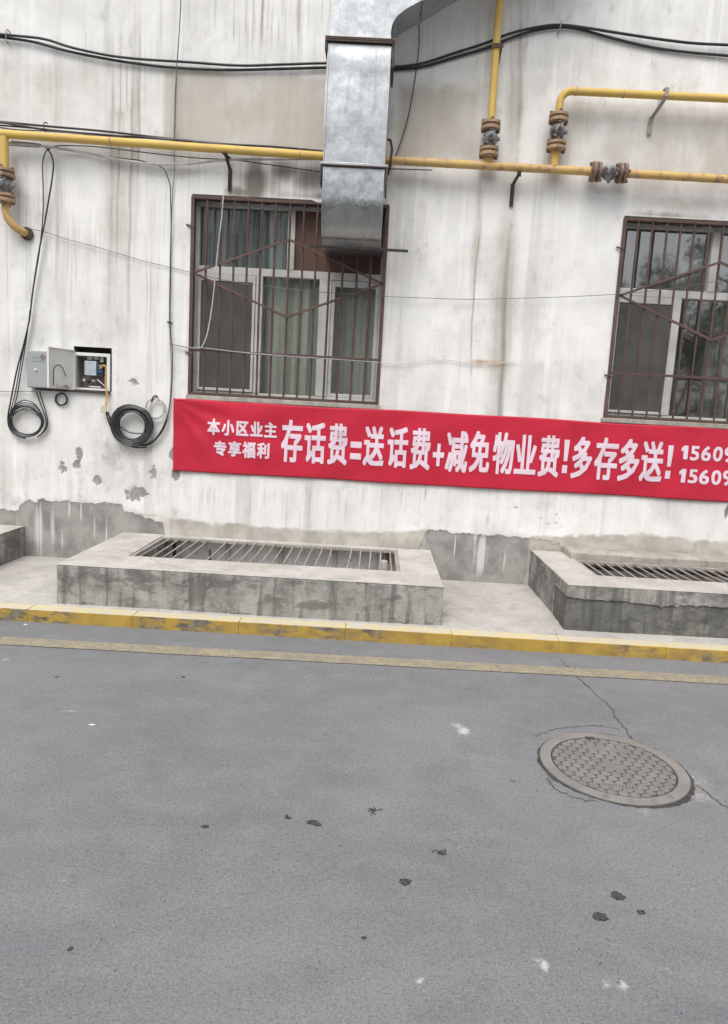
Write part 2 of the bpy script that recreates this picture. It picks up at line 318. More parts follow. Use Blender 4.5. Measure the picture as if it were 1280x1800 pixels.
# ------------------------------------------------------------------ mesh helpers
class MB:
    def __init__(s): s.v = []; s.f = []
    def add(s, vs, fs):
        k = len(s.v); s.v += [tuple(v) for v in vs]; s.f += [tuple(i+k for i in f) for f in fs]; return s
    def box(s, x0, x1, y0, y1, z0, z1, M=None):
        vs = [(x, y, z) for x in (x0, x1) for y in (y0, y1) for z in (z0, z1)]
        if M is not None: vs = [M @ Vector(v) for v in vs]
        return s.add(vs, [(0, 1, 3, 2), (4, 6, 7, 5), (0, 4, 5, 1), (2, 3, 7, 6), (0, 2, 6, 4), (1, 5, 7, 3)])
    def bar(s, a, b, w, d, up=Vector((0, 1, 0))):
        """rectangular bar a->b, width w across, depth d along up"""
        a = Vector(a); b = Vector(b); t = (b-a).normalized(); sd_ = t.cross(up).normalized(); u = sd_.cross(t).normalized()
        vs = []
        for p in (a, b):
            for i, j in ((-1, -1), (1, -1), (1, 1), (-1, 1)): vs.append(p + sd_*(w/2*i) + u*(d/2*j))
        return s.add(vs, [(3, 2, 1, 0), (4, 5, 6, 7), (0, 1, 5, 4), (1, 2, 6, 5), (2, 3, 7, 6), (3, 0, 4, 7)])
    def tube(s, pts, r, n=8, cap=True, closed=False):
        pts = [Vector(p) for p in pts]; N = len(pts); prev = None; rings = []
        for i, p in enumerate(pts):
            if closed: t = (pts[(i+1) % N]-pts[i-1])
            else: t = pts[min(i+1, N-1)]-pts[max(i-1, 0)]
            t.normalize()
            if prev is None:
                a = Vector((0, 0, 1)) if abs(t.z) < .9 else Vector((1, 0, 0)); nn = t.cross(a).normalized()
            else:
                nn = (prev - t*prev.dot(t)).normalized()
            prev = nn; bb = t.cross(nn)
            rr = r[i] if hasattr(r, '__len__') else r
            rings.append([p + (nn*math.cos(2*math.pi*k/n) + bb*math.sin(2*math.pi*k/n))*rr for k in range(n)])
        vs = [v for g in rings for v in g]; fs = []
        for i in range(N if closed else N-1):
            j = (i+1) % N
            for k in range(n): fs.append((i*n+k, i*n+(k+1) % n, j*n+(k+1) % n, j*n+k))
        if cap and not closed: fs += [tuple(range(n))[::-1], tuple((N-1)*n+k for k in range(n))]
        return s.add(vs, fs)
    def lathe(s, c, axis, prof, n=20):
        """prof: (distance along axis, radius)"""
        c = Vector(c); ax = Vector(axis).normalized()
        pts = [c + ax*h for h, _ in prof]
        a = Vector((0, 1, 0)) if abs(ax.y) < .9 else Vector((1, 0, 0)); nn = ax.cross(a).normalized(); bb = ax.cross(nn)
        vs = []; fs = []
        for (h, r_), p in zip(prof, pts):
            for k in range(n): vs.append(p + (nn*math.cos(2*math.pi*k/n)+bb*math.sin(2*math.pi*k/n))*r_)
        m = len(prof)
        for i in range(m-1):
            for k in range(n): fs.append((i*n+k, i*n+(k+1) % n, (i+1)*n+(k+1) % n, (i+1)*n+k))
        fs += [tuple(range(n))[::-1], tuple((m-1)*n+k for k in range(n))]
        return s.add(vs, fs)
    def prism(s, poly, y0, y1):
        """poly in x,z; extruded along y"""
        n = len(poly); vs = [(x, y0, z) for x, z in poly]+[(x, y1, z) for x, z in poly]
        fs = [tuple(range(n)), tuple(range(2*n-1, n-1, -1))]+[(i, i+n, (i+1) % n+n, (i+1) % n) for i in range(n)]
        return s.add(vs, fs)
    def build(s, name, mat, parent=None, bevel=0., smooth=True, seg=2, fix=True):
        me = bpy.data.meshes.new(name); me.from_pydata(s.v, [], s.f)
        if fix:
            bm = bmesh.new(); bm.from_mesh(me); bmesh.ops.recalc_face_normals(bm, faces=bm.faces); bm.to_mesh(me); bm.free()
        if smooth:
            me.shade_smooth(); me.set_sharp_from_angle(angle=R(38))
        me.materials.append(MT[mat] if isinstance(mat, str) else mat)
        o = bpy.data.objects.new(name, me); COL.objects.link(o)
        if parent: o.parent = parent; o.matrix_parent_inverse = Matrix.Translation(-parent.location) if parent.type == 'EMPTY' and parent.parent is None else parent_inv(parent)
        if bevel:
            b = o.modifiers.new('bevel', 'BEVEL'); b.width = bevel; b.segments = seg; b.limit_method = 'ANGLE'; b.angle_limit = R(40); b.harden_normals = False
        return o
def parent_inv(p):
    # every part is modelled in world coordinates; things keep an unrotated base
    m = Matrix.Identity(4)
    q = p
    mats = []
    while q is not None: mats.append(q.matrix_parent_inverse @ Matrix.Translation(q.location)); q = q.parent
    for a in reversed(mats): m = m @ a
    return m.inverted()
def tag(o, label=None, cat=None, group=None, kind=None):
    if label: o['label'] = label
    if cat: o['category'] = cat
    if group: o['group'] = group
    if kind: o['kind'] = kind
    return o
def thing(name, label, cat, loc=(0, 0, 0), group=None):
    o = bpy.data.objects.new(name, None); COL.objects.link(o); o.location = loc; o.empty_display_size = .1
    return tag(o, label, cat, group)
def spline(pts, n=10, closed=False):
    P = [Vector(p) for p in pts]; out = []; N = len(P)
    rngi = range(N if closed else N-1)
    for i in rngi:
        if closed: p0, p1, p2, p3 = P[i-1], P[i], P[(i+1) % N], P[(i+2) % N]
        else: p0, p1, p2, p3 = P[max(i-1, 0)], P[i], P[i+1], P[min(i+2, N-1)]
        for k in range(n):
            t = k/n; out.append(.5*((2*p1)+(p2-p0)*t+(2*p0-5*p1+4*p2-p3)*t*t+(3*p1-p0-3*p2+p3)*t**3))
    if not closed: out.append(P[-1])
    return out
def grid(us, vs, holes, fn, name, mat, attrs=None, parent=None, disp=None):
    """sheet over us x vs with rectangular openings; attrs: name -> function(U, V) -> array"""
    us = np.array(us); vs = np.array(vs); U, V = np.meshgrid(us, vs, indexing='ij'); nu, nv = len(us), len(vs)
    P = fn(U, V)
    if disp is not None: P = disp(P, U, V)
    P = P.reshape(-1, 3)
    uc = (us[:-1]+us[1:])/2; vc = (vs[:-1]+vs[1:])/2; UC, VC = np.meshgrid(uc, vc, indexing='ij')
    keep = np.ones_like(UC, bool)
    for a, b, c, d in holes: keep &= ~((UC > a) & (UC < b) & (VC > c) & (VC < d))
    I, J = np.nonzero(keep); q = np.stack([I*nv+J, (I+1)*nv+J, (I+1)*nv+J+1, I*nv+J+1], 1)
    me = bpy.data.meshes.new(name); me.vertices.add(len(P)); me.vertices.foreach_set('co', P.ravel().astype(np.float32))
    me.loops.add(q.size); me.loops.foreach_set('vertex_index', q.ravel().astype(np.int32))
    me.polygons.add(len(q)); me.polygons.foreach_set('loop_start', (np.arange(len(q))*4).astype(np.int32))
    me.update(calc_edges=True); me.validate()
    for k, f in (attrs or {}).items():
        a = me.attributes.new(k, 'FLOAT', 'POINT'); a.data.foreach_set('value', f(U, V).ravel().astype(np.float32))
    me.shade_smooth()
    me.materials.append(MT[mat]); o = bpy.data.objects.new(name, me); COL.objects.link(o)
    if parent: o.parent = parent
    return o
def ticks(lo, hi, f0, f1, fine, coarse, extra):
    a = set(np.round(np.arange(lo, f0, coarse), 4)) | set(np.round(np.arange(f0, f1, fine), 4)) | set(np.round(np.arange(f1, hi, coarse), 4)) | {hi}
    a = sorted(a); a = [x for x in a if all(abs(x-e) > fine*.45 for e in extra)]
    return sorted(set(a) | set(extra))

# ------------------------------------------------------------------ key dimensions (metres, wall face at y = 0, road at z = 0)
W1 = (-1.585, -.008, 1.554, 3.115)
W2 = (1.855, 3.432, 1.554, 3.118)
NICHE = (-2.545, -2.23, 1.535, 1.892)
WELL = [(-2.12, .505, -1.275, .3565, (-1.765, .224, -.89, -.075)),
        (1.358, 4.40, -1.190, .406, (1.644, 4.05, -.86, -.30)),
        (-5.5, -2.975, -1.25, .360, (-5.2, -3.29, -.89, -.075))]
KERB_Y, KERB_Z, SLAB_Z = -1.447, .085, .098
BASEWIN = [(-1.70, .16, -.30, .335), (1.75, 3.95, -.30, .30)]

# ------------------------------------------------------------------ the building
bld = thing('apartment_building', 'old white plastered building with rain streaks, barred windows and bare cement foot', 'building')
def blobs(spec):
    out = []
    for px, py, rx, rz, a, *ang in spec:
        p = W(px, py); out.append((p.x, p.z, rx, rz, a, ang[0] if ang else 0))
    def f(X, Z):
        r = np.zeros_like(X)
        for x, z, rx, rz, a, an in out:
            c, s = math.cos(an), math.sin(an); dx, dz = X-x, Z-z
            r = np.maximum(r, a*np.exp(-((c*dx+s*dz)/rx)**2-((-s*dx+c*dz)/rz)**2))
        return r
    return f
def a_cement(X, Z):
    xs = [-9, -3.4, -3.05, -2.97, -2.93, -2.5, -2.14, -2.12, -1.95, -1.78, -1.76, .40, .47, .8, 1.3, 1.42, 1.6, 1.66, 9]
    zt = [.50, .52, .48, .575, .60, .585, .60, .53, .50, .44, .30, .34, .525, .51, .505, .50, .47, .38, .38]
    top = np.interp(X, xs, zt)
    r = np.clip(.5+(top-Z)/.09, 0, 1.15)
    b = blobs([(140, 800, .045, .075, .85, .1), (136, 816, .05, .05, .8), (110, 823, .05, .07, .72), (171, 844, .055, .055, .85, .6), (269, 829, .06, .10, .66),
               (304, 800, .035, .07, .8), (310, 832, .045, .08, .85), (237, 671, .07, .05, .6), (240, 868, .15, .10, .66), (213, 672, .05, .12, .42),
               (210, 760, .08, .3, .40), (975, 915, .25, .11, .47), (905, 890, .16, .10, .44), (190, 800, .15, .10, .40), (120, 700, .04, .03, .5), (1278, 900, .03, .09, .75)])
    # pale patches left over the bare cement
    keep = blobs([(62, 905, .04, .22, .32), (88, 920, .03, .25, .22), (1010, 935, .1, .05, .3)])
    return np.maximum(r-keep(X, Z), b(X, Z))
a_drip = blobs([(68, 930, .06, .30, .78), (92, 925, .03, .28, .85), (190, 940, .04, .2, .55), (30, 930, .05, .2, .6), (110, 950, .03, .15, .55), (122, 893, .008, .10, 1), (143, 900, .010, .12, .95), (165, 930, .025, .16, .6),
                (845, 975, .06, .24, 1.0), (885, 985, .05, .15, .55), (780, 990, .04, .15, .5), (838, 930, .03, .18, .8), (800, 960, .012, .16, .8), (862, 960, .02, .2, .5)])
def soft_rect(px0, px1, py0, py1, e, a):
    p0 = W(px0, (py0+py1)/2); p1 = W(px1, (py0+py1)/2); zt_ = W((px0+px1)/2, py0).z; zb_ = W((px0+px1)/2, py1).z
    return lambda X, Z: a*np.clip(np.minimum(np.minimum(X-p0.x, p1.x-X), np.minimum(zt_-Z, Z-zb_))/e+.5, 0, 1)
RECTS = [soft_rect(285, 590, 128, 262, .06, .66), soft_rect(690, 850, 145, 290, .16, .66), soft_rect(950, 1400, 180, 345, .2, .56), soft_rect(-100, 190, 100, 225, .15, .44)]
_blob_stain = blobs([(440, 200, .62, .26, .95), (340, 180, .25, .24, .8), (520, 190, .35, .3, .8), (620, 210, .5, .3, .85), (770, 215, .42, .26, .9), (720, 250, .2, .2, .7), (1130, 250, .75, .30, .72), (1010, 250, .16, .35, .6),
                 (1210, 360, .5, .12, .6), (60, 150, .5, .3, .45), (230, 190, .3, .4, .5), (930, 330, .1, .5, .35), (882, 560, .12, 1.3, .92), (905, 200, .10, .9, .75), (838, 420, .05, .8, .7), (205, 350, .16, 1.6, .72), (238, 200, .06, .8, .7), (770, 500, .3, .5, .35), (1240, 500, .2, .5, .3), (140, 450, .3, .3, .4), (860, 640, .30, .03, .75), (760, 630, .22, .05, .5),
                 (30, 640, .2, .3, .4), (295, 930, .22, .15, .75), (700, 640, .1, .1, .4), (20, 850, .25, .2, .45), (500, 712, .8, .02, .45)])
def a_stain(X, Z):
    v = _blob_stain(X, Z)*.8
    for f in RECTS: v = np.maximum(v, f(X, Z))
    return v
# single runs of dirty water: (points from top to bottom, half width in metres, strength)
RUNS = [([(905, 335), (897, 400), (888, 500), (884, 640), (878, 740), (872, 935)], .026, .80), ([(912, 340), (903, 420), (897, 560), (893, 740)], .010, .35), ([(878, 420), (872, 560), (868, 740)], .008, .35),
        ([(852, 300), (846, 380), (836, 480), (830, 560), (827, 740)], .0075, .8), ([(845, 300), (842, 420)], .02, .35), ([(826, 740), (822, 900)], .008, .5), ([(912, -60), (916, 60), (913, 200), (905, 330)], .022, .55), ([(898, -60), (900, 200), (893, 330)], .008, .5), ([(925, -60), (926, 300)], .009, .3),
        ([(200, -60), (197, 200), (196, 400), (190, 620)], .018, .5), ([(214, -60), (211, 200), (206, 400), (203, 600)], .010, .6), ([(224, 60), (222, 230)], .012, .55), ([(235, -60), (232, 200), (228, 420), (224, 560), (218, 700)], .016, .6), ([(246, -60), (244, 240), (240, 420)], .014, .6), ([(268, 330), (262, 460)], .012, .35),
        ([(464, -60), (460, 80), (457, 120)], .014, .8), ([(446, -60), (443, 130)], .010, .55), ([(528, -60), (524, 110)], .020, .65), ([(434, -60), (431, 110)], .006, .7), ([(414, -60), (411, 120)], .006, .5), ([(380, -60), (376, 90)], .010, .4), ([(345, -60), (342, 100)], .006, .5), ([(546, -60), (541, 100)], .006, .5),
        ([(1205, 200), (1200, 330)], .02, .3), ([(1178, 775), (1172, 960)], .022, .35), ([(1000, 200), (996, 330)], .02, .3), ([(640, 840), (636, 900)], .006, .6), ([(545, 840), (543, 940)], .01, .4), ([(1050, 340), (1046, 500)], .012, .2)]
_rr = np.random.default_rng(21)
def _rand_runs(n, x0, x1, ytop, ybot, L, w, a):
    for _ in range(n):
        x = _rr.uniform(x0, x1); y0_ = _rr.uniform(*ytop); l = _rr.uniform(*L); y1_ = min(y0_+l, ybot)
        k = -.02-.075*(x-340)/740; RUNS.append(([(x, y0_), (x+k*(y1_-y0_)/2+_rr.uniform(-1, 1), (y0_+y1_)/2), (x+k*(y1_-y0_), y1_)], _rr.uniform(*w), _rr.uniform(*a)))
_rand_runs(60, 330, 585, (-60, 20), 120, (60, 180), (.003, .008), (.15, .6)); _rand_runs(60, 690, 1290, (-60, 60), 300, (60, 260), (.003, .012), (.06, .30)); _rand_runs(45, -20, 320, (-60, 100), 230, (60, 260), (.003, .014), (.1, .42))
_rand_runs(60, 0, 330, (255, 420), 660, (80, 260), (.003, .012), (.12, .5)); _rand_runs(22, 40, 300, (330, 450), 480, (60, 150), (.003, .012), (.15, .45)); _rand_runs(50, 680, 850, (300, 600), 740, (60, 200), (.0025, .006), (.1, .45)); _rand_runs(26, 930, 1080, (330, 620), 740, (60, 200), (.003, .008), (.05, .25))
_rand_runs(70, 315, 800, (838, 850), 925, (20, 90), (.003, .008), (.15, .55)); _rand_runs(25, 900, 1290, (855, 880), 960, (20, 90), (.003, .012), (.08, .3)); _rand_runs(40, 300, 590, (125, 180), 265, (20, 90), (.003, .012), (.08, .3)); _rand_runs(40, 0, 300, (700, 840), 880, (20, 120), (.003, .012), (.1, .4))
def a_run(X, Z):
    r = np.zeros_like(X); xs_ = X[:, 0]
    for pts, w, a in RUNS:
        P = [W(*q) for q in pts][::-1]; zz = [q.z for q in P]; xx = [q.x for q in P]; w = max(w, .0055)
        i0 = np.searchsorted(xs_, min(xx)-3*w); i1 = np.searchsorted(xs_, max(xx)+3*w)
        if i1 <= i0: continue
        XX = X[i0:i1]; ZZ = Z[i0:i1]; c = np.interp(ZZ, zz, xx)+.003*np.sin(ZZ*11+w*900)
        L_ = max(zz)-min(zz); f = np.clip((max(zz)-ZZ)/(.30*L_+.02), 0, 1)*np.clip((ZZ-min(zz))/(.35*L_+.01), 0, 1)
        r[i0:i1] = np.maximum(r[i0:i1], a*f*np.exp(-((XX-c)/w)**2))
    return r
def a_rust(X, Z):
    r = blobs([(855, 637, .17, .012, 1.0), (858, 640, .22, .04, .5), (850, 645, .05, .05, .45), (740, 636, .3, .05, .32), (720, 655, .2, .06, .25), (850, 330, .03, .14, .30), (905, 372, .02, .05, .35), (1140, 245, .02, .06, .3), (40, 412, .04, .05, .4)])(X, Z)
    for x0_ in (W1[0], W2[0]):
        for k in range(15):
            xx = x0_+.012+.1109*k; r = np.maximum(r, (.35+.4*math.sin(k*2.3)**2)*np.exp(-((X-xx)/.012)**2)*np.clip((Z-1.495)/.02, 0, 1)*np.clip((1.56-Z)/.01, 0, 1))
    return r
a_soot = blobs([(505, 365, .22, .02, .5), (470, 322, .16, .17, .62), (540, 318, .17, .14, .8), (450, 320, .14, .2, .95), (500, 300, .2, .12, .75), (430, 338, .2, .06, .8), (610, 320, .3, .15, .75), (560, 345, .5, .03, .7), (1180, 378, .45, .03, .6), (690, 345, .05, .06, .4)])
def a_grime(X, Z):
    r = blobs([(200, 800, .25, .28, .58), (245, 850, .2, .18, .55), (165, 720, .15, .12, .5), (60, 830, .25, .15, .42), (215, 900, .25, .10, .55), (250, 905, .3, .02, .7), (270, 922, .25, .012, .85), (110, 600, .35, .10, .2), (20, 880, .22, .12, .6), (970, 890, .28, .12, .55), (1090, 930, .2, .12, .35),
               (240, 780, .12, .08, .55), (1070, 335, .2, .05, .5), (985, 335, .1, .2, .35), (300, 60, .5, .25, .3), (450, 50, .5, .3, .35), (880, 840, .06, .3, .35), (100, 930, .6, .12, .3)])(X, Z)
    r = np.maximum(r, .36*np.clip((.78-Z)/.35, 0, 1))
    for px, py, w, a in [(208, 300, .03, .42), (232, 300, .02, .36), (915, 200, .035, .5), (895, 200, .015, .4), (880, 600, .022, .38), (300, 600, .05, .22), (835, 600, .015, .3), (1180, 850, .03, .3), (545, 880, .012, .25), (640, 880, .01, .3)]:
        x = W(px, py).x; r = np.maximum(r, a*np.exp(-((X-x)/w)**2))
    return r
def a_beige(X, Z):
    xs = [-9, -1.80, -1.72, -.4, .0, .38, .46, .5, 1.30, 1.34, 1.75, 2.4, 3, 9]
    zt = [-1, -1, .50, .47, .48, .52, .54, -1, -1, .52, .57, .60, .57, .57]
    r = np.clip(.5+(np.interp(X, xs, zt)-Z)/.12, 0, .8)
    return np.maximum(r, blobs([(305, 905, .12, .16, .55), (400, 950, .4, .06, .5), (600, 640, .1, .1, .0)])(X, Z))
a_bright = blobs([(1080, 60, .9, .4, .33), (60, 40, .6, .3, .33), (980, 600, .5, .5, .3), (470, 60, .3, .3, .25), (918, 931, .045, .035, .95), (985, 935, .05, .04, .7), (1010, 942, .06, .015, .7), (1098, 975, .09, .05, .5), (1140, 880, .25, .2, .38), (1050, 900, .12, .1, .3), (100, 590, .3, .08, .3)])  # white patches; the broad upper ones paint in bounce light lost up there
def a_streak(X, Z):
    return np.clip(.5+.1*np.clip((Z-3.9)/.6, 0, 1)+.3*np.exp(-((Z-2.6)/.5)**2)*(X < -1.5)+.35*np.exp(-((Z-.8)/.3)**2), 0, 1.4)*np.where(X > .3, .45, 1)
def wall_disp(P, X, Z):
    c = a_cement(X, Z); d = .006*np.clip((c-.45)*6, 0, 1)
    lump = .005*np.sin(X*2.1+1.3*np.sin(Z*1.7))*np.sin(Z*2.6+X)+.002*np.sin(X*9+Z*3)*np.sin(Z*8-X*4)
    P[..., 1] += d+lump
    return P
holes = [W1, W2, NICHE]+BASEWIN
ex = sorted({h[0] for h in holes} | {h[1] for h in holes}); ez = sorted({h[2] for h in holes} | {h[3] for h in holes})
wall = grid(ticks(-9, 9, -3.4, 3.2, .0095, .2, ex), ticks(-.7, 7.4, -.1, 4.9, .022, .2, ez), holes,
            lambda U, V: np.stack([U, np.zeros_like(U), V], -1), 'wall', 'wall',
            dict(cement=a_cement, drip=a_drip, stain=a_stain, soot=a_soot, grime=a_grime, beige=a_beige, bright=a_bright, streak=a_streak, run=a_run, rust=a_rust), bld, wall_disp)
# the other walls and the roof
m = MB(); m.box(-9, -8.8, .02, 8, -.7, 7.4); m.box(8.8, 9, .02, 8, -.7, 7.4); m.box(-8.8, 8.8, 7.8, 8, -.7, 7.4); m.build('rear_wall', 'ledge', bld)
m = MB(); m.box(-9.1, 9.1, -.10, 8.1, 7.4, 7.55); m.build('roof', 'slab', bld)
# reveals
def reveal(h, depth, name='window_reveal', mat='ledge', back=False):
    x0, x1, z0, z1 = h; m = MB(); t = .05
    m.box(x0-t, x0, .012, depth, z0-t, z1+t); m.box(x1, x1+t, .012, depth, z0-t, z1+t)
    m.box(x0, x1, .012, depth, z1, z1+t); m.box(x0, x1, .012, depth, z0-t, z0)
    if back: m.box(x0, x1, depth-.01, depth, z0, z1)
    return m.build(name, mat, bld)
reveal(W1, .22); reveal(W2, .22)
# jagged broken lip of the lintel and sill plaster
for (x0, x1, z0, z1) in (W1, W2):
    m = MB(); xs = np.linspace(x0+.001, x1-.001, 36); pts = []
    for s_, zz in ((1, z1),):
        lo = [zz-.008-.014*random.random() for _ in xs]
        for i in range(len(xs)-1):
            m.add([(xs[i], -.004, zz+.018), (xs[i+1], -.004, zz+.018), (xs[i+1], -.006, lo[i+1]), (xs[i], -.006, lo[i]),
                   (xs[i], .10, zz+.018), (xs[i+1], .10, zz+.018), (xs[i+1], .10, lo[i+1]+.006), (xs[i], .10, lo[i]+.006)],
                  [(0, 1, 2, 3), (3, 2, 6, 7), (0, 4, 5, 1)])
    m.build('lintel_edge', 'iron', bld)
    m = MB(); m.box(x0-.02, x1+.02, -.018, .10, z0-.045, z0-.004); m.build('window_sill', 'ledge', bld, .006)
# rooms
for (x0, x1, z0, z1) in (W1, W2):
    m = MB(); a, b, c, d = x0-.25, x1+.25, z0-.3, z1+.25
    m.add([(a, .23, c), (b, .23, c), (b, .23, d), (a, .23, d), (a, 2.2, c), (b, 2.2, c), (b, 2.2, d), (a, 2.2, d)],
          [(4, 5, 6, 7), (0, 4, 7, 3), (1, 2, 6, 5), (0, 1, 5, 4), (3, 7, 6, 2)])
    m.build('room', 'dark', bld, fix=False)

# ---- windows: frame (part) with its own sashes, panes, curtains
def rect_frame(m, x0, x1, z0, z1, w, y0, y1, wt=None, wb=None, wl=None, wr=None):
    wt = w if wt is None else wt; wb = w if wb is None else wb; wl = w if wl is None else wl; wr = w if wr is None else wr
    m.box(x0, x0+wl, y0, y1, z0, z1); m.box(x1-wr, x1, y0, y1, z0, z1)
    m.box(x0+wl, x1-wr, y0+.001, y1, z1-wt, z1); m.box(x0+wl, x1-wr, y0+.001, y1, z0, z0+wb)
def pane(x0, x1, z0, z1, y, win, mat='glass'):
    m = MB(); m.box(x0, x1, y, y+.005, z0, z1); return m.build('pane', mat, win, smooth=False)
def curtain(x0, x1, z0, z1, y, win, mat, folds, amp=.03, name='curtain'):
    n = int((x1-x0)/.008); vs = []; fs = []; ph = random.random()*6
    for i in range(n+1):
        x = x0+(x1-x0)*i/n; t = (x-x0)/.1*folds
        for j in range(5):
            zz = z0+(z1-z0)*j/4
            yy = y+amp*math.sin(t+ph+.5*math.sin(t*.37+ph)+j*.15)+amp*.35*math.sin(t*2.3+ph*2)
            vs.append((x, yy, zz))
    for i in range(n):
        for j in range(4): fs.append((i*5+j, (i+1)*5+j, (i+1)*5+j+1, i*5+j+1))
    m = MB(); m.add(vs, fs); return m.build(name, mat, win, fix=False)
def window(h, kind):
    x0, x1, z0, z1 = h; y0, y1 = .10, .16
    tz0, tz1 = 2.545, 2.605                       # transom
    mx0, mx1 = x0+.762, x0+.822                   # mullion of the upper light
    s1, s2 = x0+.515, x0+1.04                     # lower stiles
    m = MB(); rect_frame(m, x0+.004, x1-.004, z0+.004, z1-.004, .035, y0, y1)
    m.box(x0+.039, x1-.039, y0-.004, y1, tz0, tz1); m.box(mx0, mx1, y0-.008, y1, tz1, z1-.039)
    m.box(s2, s2+.10, y0-.004, y1, z0+.039, tz0) if kind == 1 else m.box(s2+.06, s2+.12, y0-.004, y1, z0+.039, tz0)
    m.box(s1, s1+.055, y0-.004, y1, z0+.039, tz0)
    win = m.build('window', 'upvc', bld, .004)
    # upper lights
    gl = 'glass' if kind == 1 else 'glass2'
    pane(x0+.039, mx0, tz1, z1-.039, .135, win, gl)
    if kind == 1:
        b = MB(); b.box(mx1, x1-.039, .120, .135, tz1, z1-.039); b.build('infill_board', 'brown_board', win)
        curtain(x0+.03, mx0+.03, tz1-.05, z1, .215, win, 'curtain_teal', 7.5, .028)
    else:
        pane(mx1, x1-.039, tz1, z1-.039, .135, win, gl)
        curtain(x0+.55, x1, tz1-.05, z1, .34, win, 'curtain_teal', 5, .02)
    # left sash with insect screen
    b = MB(); rect_frame(b, x0+.041, s1-.002, z0+.042, tz0-.003, .022, .082, .098, wt=.055); sa = b.build('screen_frame', 'upvc', win, .003)
    b = MB(); b.box(x0+.063, s1-.024, .088, .092, z0+.064, tz0-.058)
    b.build('insect_screen', 'screen', win)
    # middle pane
    e = s2 if kind == 1 else s2+.06
    pane(s1+.055, e, z0+.039, tz0, .14, win, gl)
    # right sash
    r0 = s2+.10 if kind == 1 else s2+.12
    b = MB(); rect_frame(b, r0+.001, x1-.041, z0+.041, tz0-.002, .03, .105, .13, wt=.05); b.build('sash', 'upvc', win, .003)
    pane(r0+.031, x1-.071, z0+.071, tz0-.052, .118, win, gl)
    if kind == 1:
        curtain(s1+.03, e+.02, z0, tz0+.02, .225, win, 'curtain_green', 6, .022)
        curtain(e+.05, x1, z0, tz0+.02, .26, win, 'curtain_green', 4, .02)
    else:
        curtain(e-.12, x1, z0, tz0+.02, .5, win, 'curtain_green', 4, .03)
        b = MB(); b.box(s1+.02, e, .75, .80, z0-.1, z0+.5); b.build('cupboard', 'brown_board', win)
    return win
w1 = window(W1, 1); w1['label'] = 'window with grey curtains and a brown board in its upper right light'
w2 = window(W2, 2); w2['label'] = 'window at the right edge reflecting sky and trees'
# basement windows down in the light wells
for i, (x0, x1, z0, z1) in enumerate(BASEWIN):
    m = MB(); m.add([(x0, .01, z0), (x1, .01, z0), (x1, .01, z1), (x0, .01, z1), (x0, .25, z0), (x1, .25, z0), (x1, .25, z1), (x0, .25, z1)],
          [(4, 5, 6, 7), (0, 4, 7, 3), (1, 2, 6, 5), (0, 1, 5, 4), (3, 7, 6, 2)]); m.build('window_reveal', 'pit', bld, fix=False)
    m = MB(); rect_frame(m, x0+.02, x1-.02, z0+.02, z1-.04, .035, .05, .09, wt=.008)
    for k in range(1, 4): xx = x0+(x1-x0)*k/4; m.box(xx-.015, xx+.015, .05, .09, z0+.055, z1-.049)
    bw = m.build('basement_window', 'cap', bld, .003)
    for k in range(4):
        a = x0+(x1-x0)*k/4+.002; b_ = x0+(x1-x0)*(k+1)/4-.002
        m = MB(); m.box(a, b_, .090, .098, z0+.02, z1-.01); m.build('window_panel', 'basement', bw)

# ------------------------------------------------------------------ ground
def gb(spec):
    out = [(*G(px, py)[:2], rx, ry, a, *(ex or [0])) for px, py, rx, ry, a, *ex in spec]
    def f(X, Y):
        r = np.zeros_like(X)
        for x, y, rx, ry, a, an in out:
            c, s = math.cos(an), math.sin(an); dx, dy = X-x, Y-y
            r = np.maximum(r, a*np.exp(-((c*dx+s*dy)/rx)**2-((-s*dx+c*dy)/ry)**2))
        return r
    return f
a_pale = gb([(815, 1285, .035, .05, 1.2), (803, 1275, .05, .05, .75), (957, 1697, .012, .03, 1.1), (950, 1690, .02, .03, .9), (1065, 1727, .022, .025, .85), (1093, 1733, .025, .028, .9), (1030, 1350, .1, .1, .0),
             (1168, 1705, .04, .02, .6), (220, 1680, .025, .012, .8), (20, 1710, .03, .01, .75), (725, 1348, .05, .012, .55), (730, 1343, .05, .008, .6), (125, 1250, .06, .02, .7), (10, 1320, .06, .015, .7),
             (1215, 1368, .12, .15, .55), (1230, 1400, .1, .08, .6), (1130, 1425, .05, .04, .6), (313, 1667, .012, .01, .9), (110, 1548, .02, .012, .8), (405, 1548, .018, .02, .55), (475, 1605, .03, .03, .5), (510, 1512, .04, .03, .4),
             (870, 1680, .02, .02, .6), (880, 1755, .01, .02, .7), (1215, 1565, .03, .02, .55), (365, 1360, .05, .02, .35), (162, 1274, .025, .008, .9), (18, 1099, .04, .01, .9), (8, 1160, .06, .03, .7), (1100, 1758, .01, .03, .7), (360, 1796, .01, .012, .9), (740, 1722, .008, .01, .9)])
a_dust = gb([(990, 1290, .35, .12, .55), (1230, 1390, .3, .2, .6), (960, 1420, .2, .1, .35), (300, 1180, 1.5, .08, .35), (1000, 1250, 1.2, .1, .3), (500, 1240, 1.6, .12, .34), (200, 1400, .4, .3, .3), (900, 1500, .6, .3, .25)])
a_dark = gb([(330, 1470, .3, .14, .36), (700, 1600, .16, .2, .42), (280, 1500, .15, .1, .40), (1000, 1392, .1, .02, .62), (965, 1375, .05, .05, .6), (810, 1310, .05, .05, .5), (190, 1400, .12, .1, .35), (905, 1373, .05, .01, .7),
             (1127, 1605, .03, .02, .7), (1010, 1420, .1, .02, .55), (640, 1560, .02, .02, .6), (1270, 1430, .03, .1, .3), (240, 1560, .1, .06, .36)])
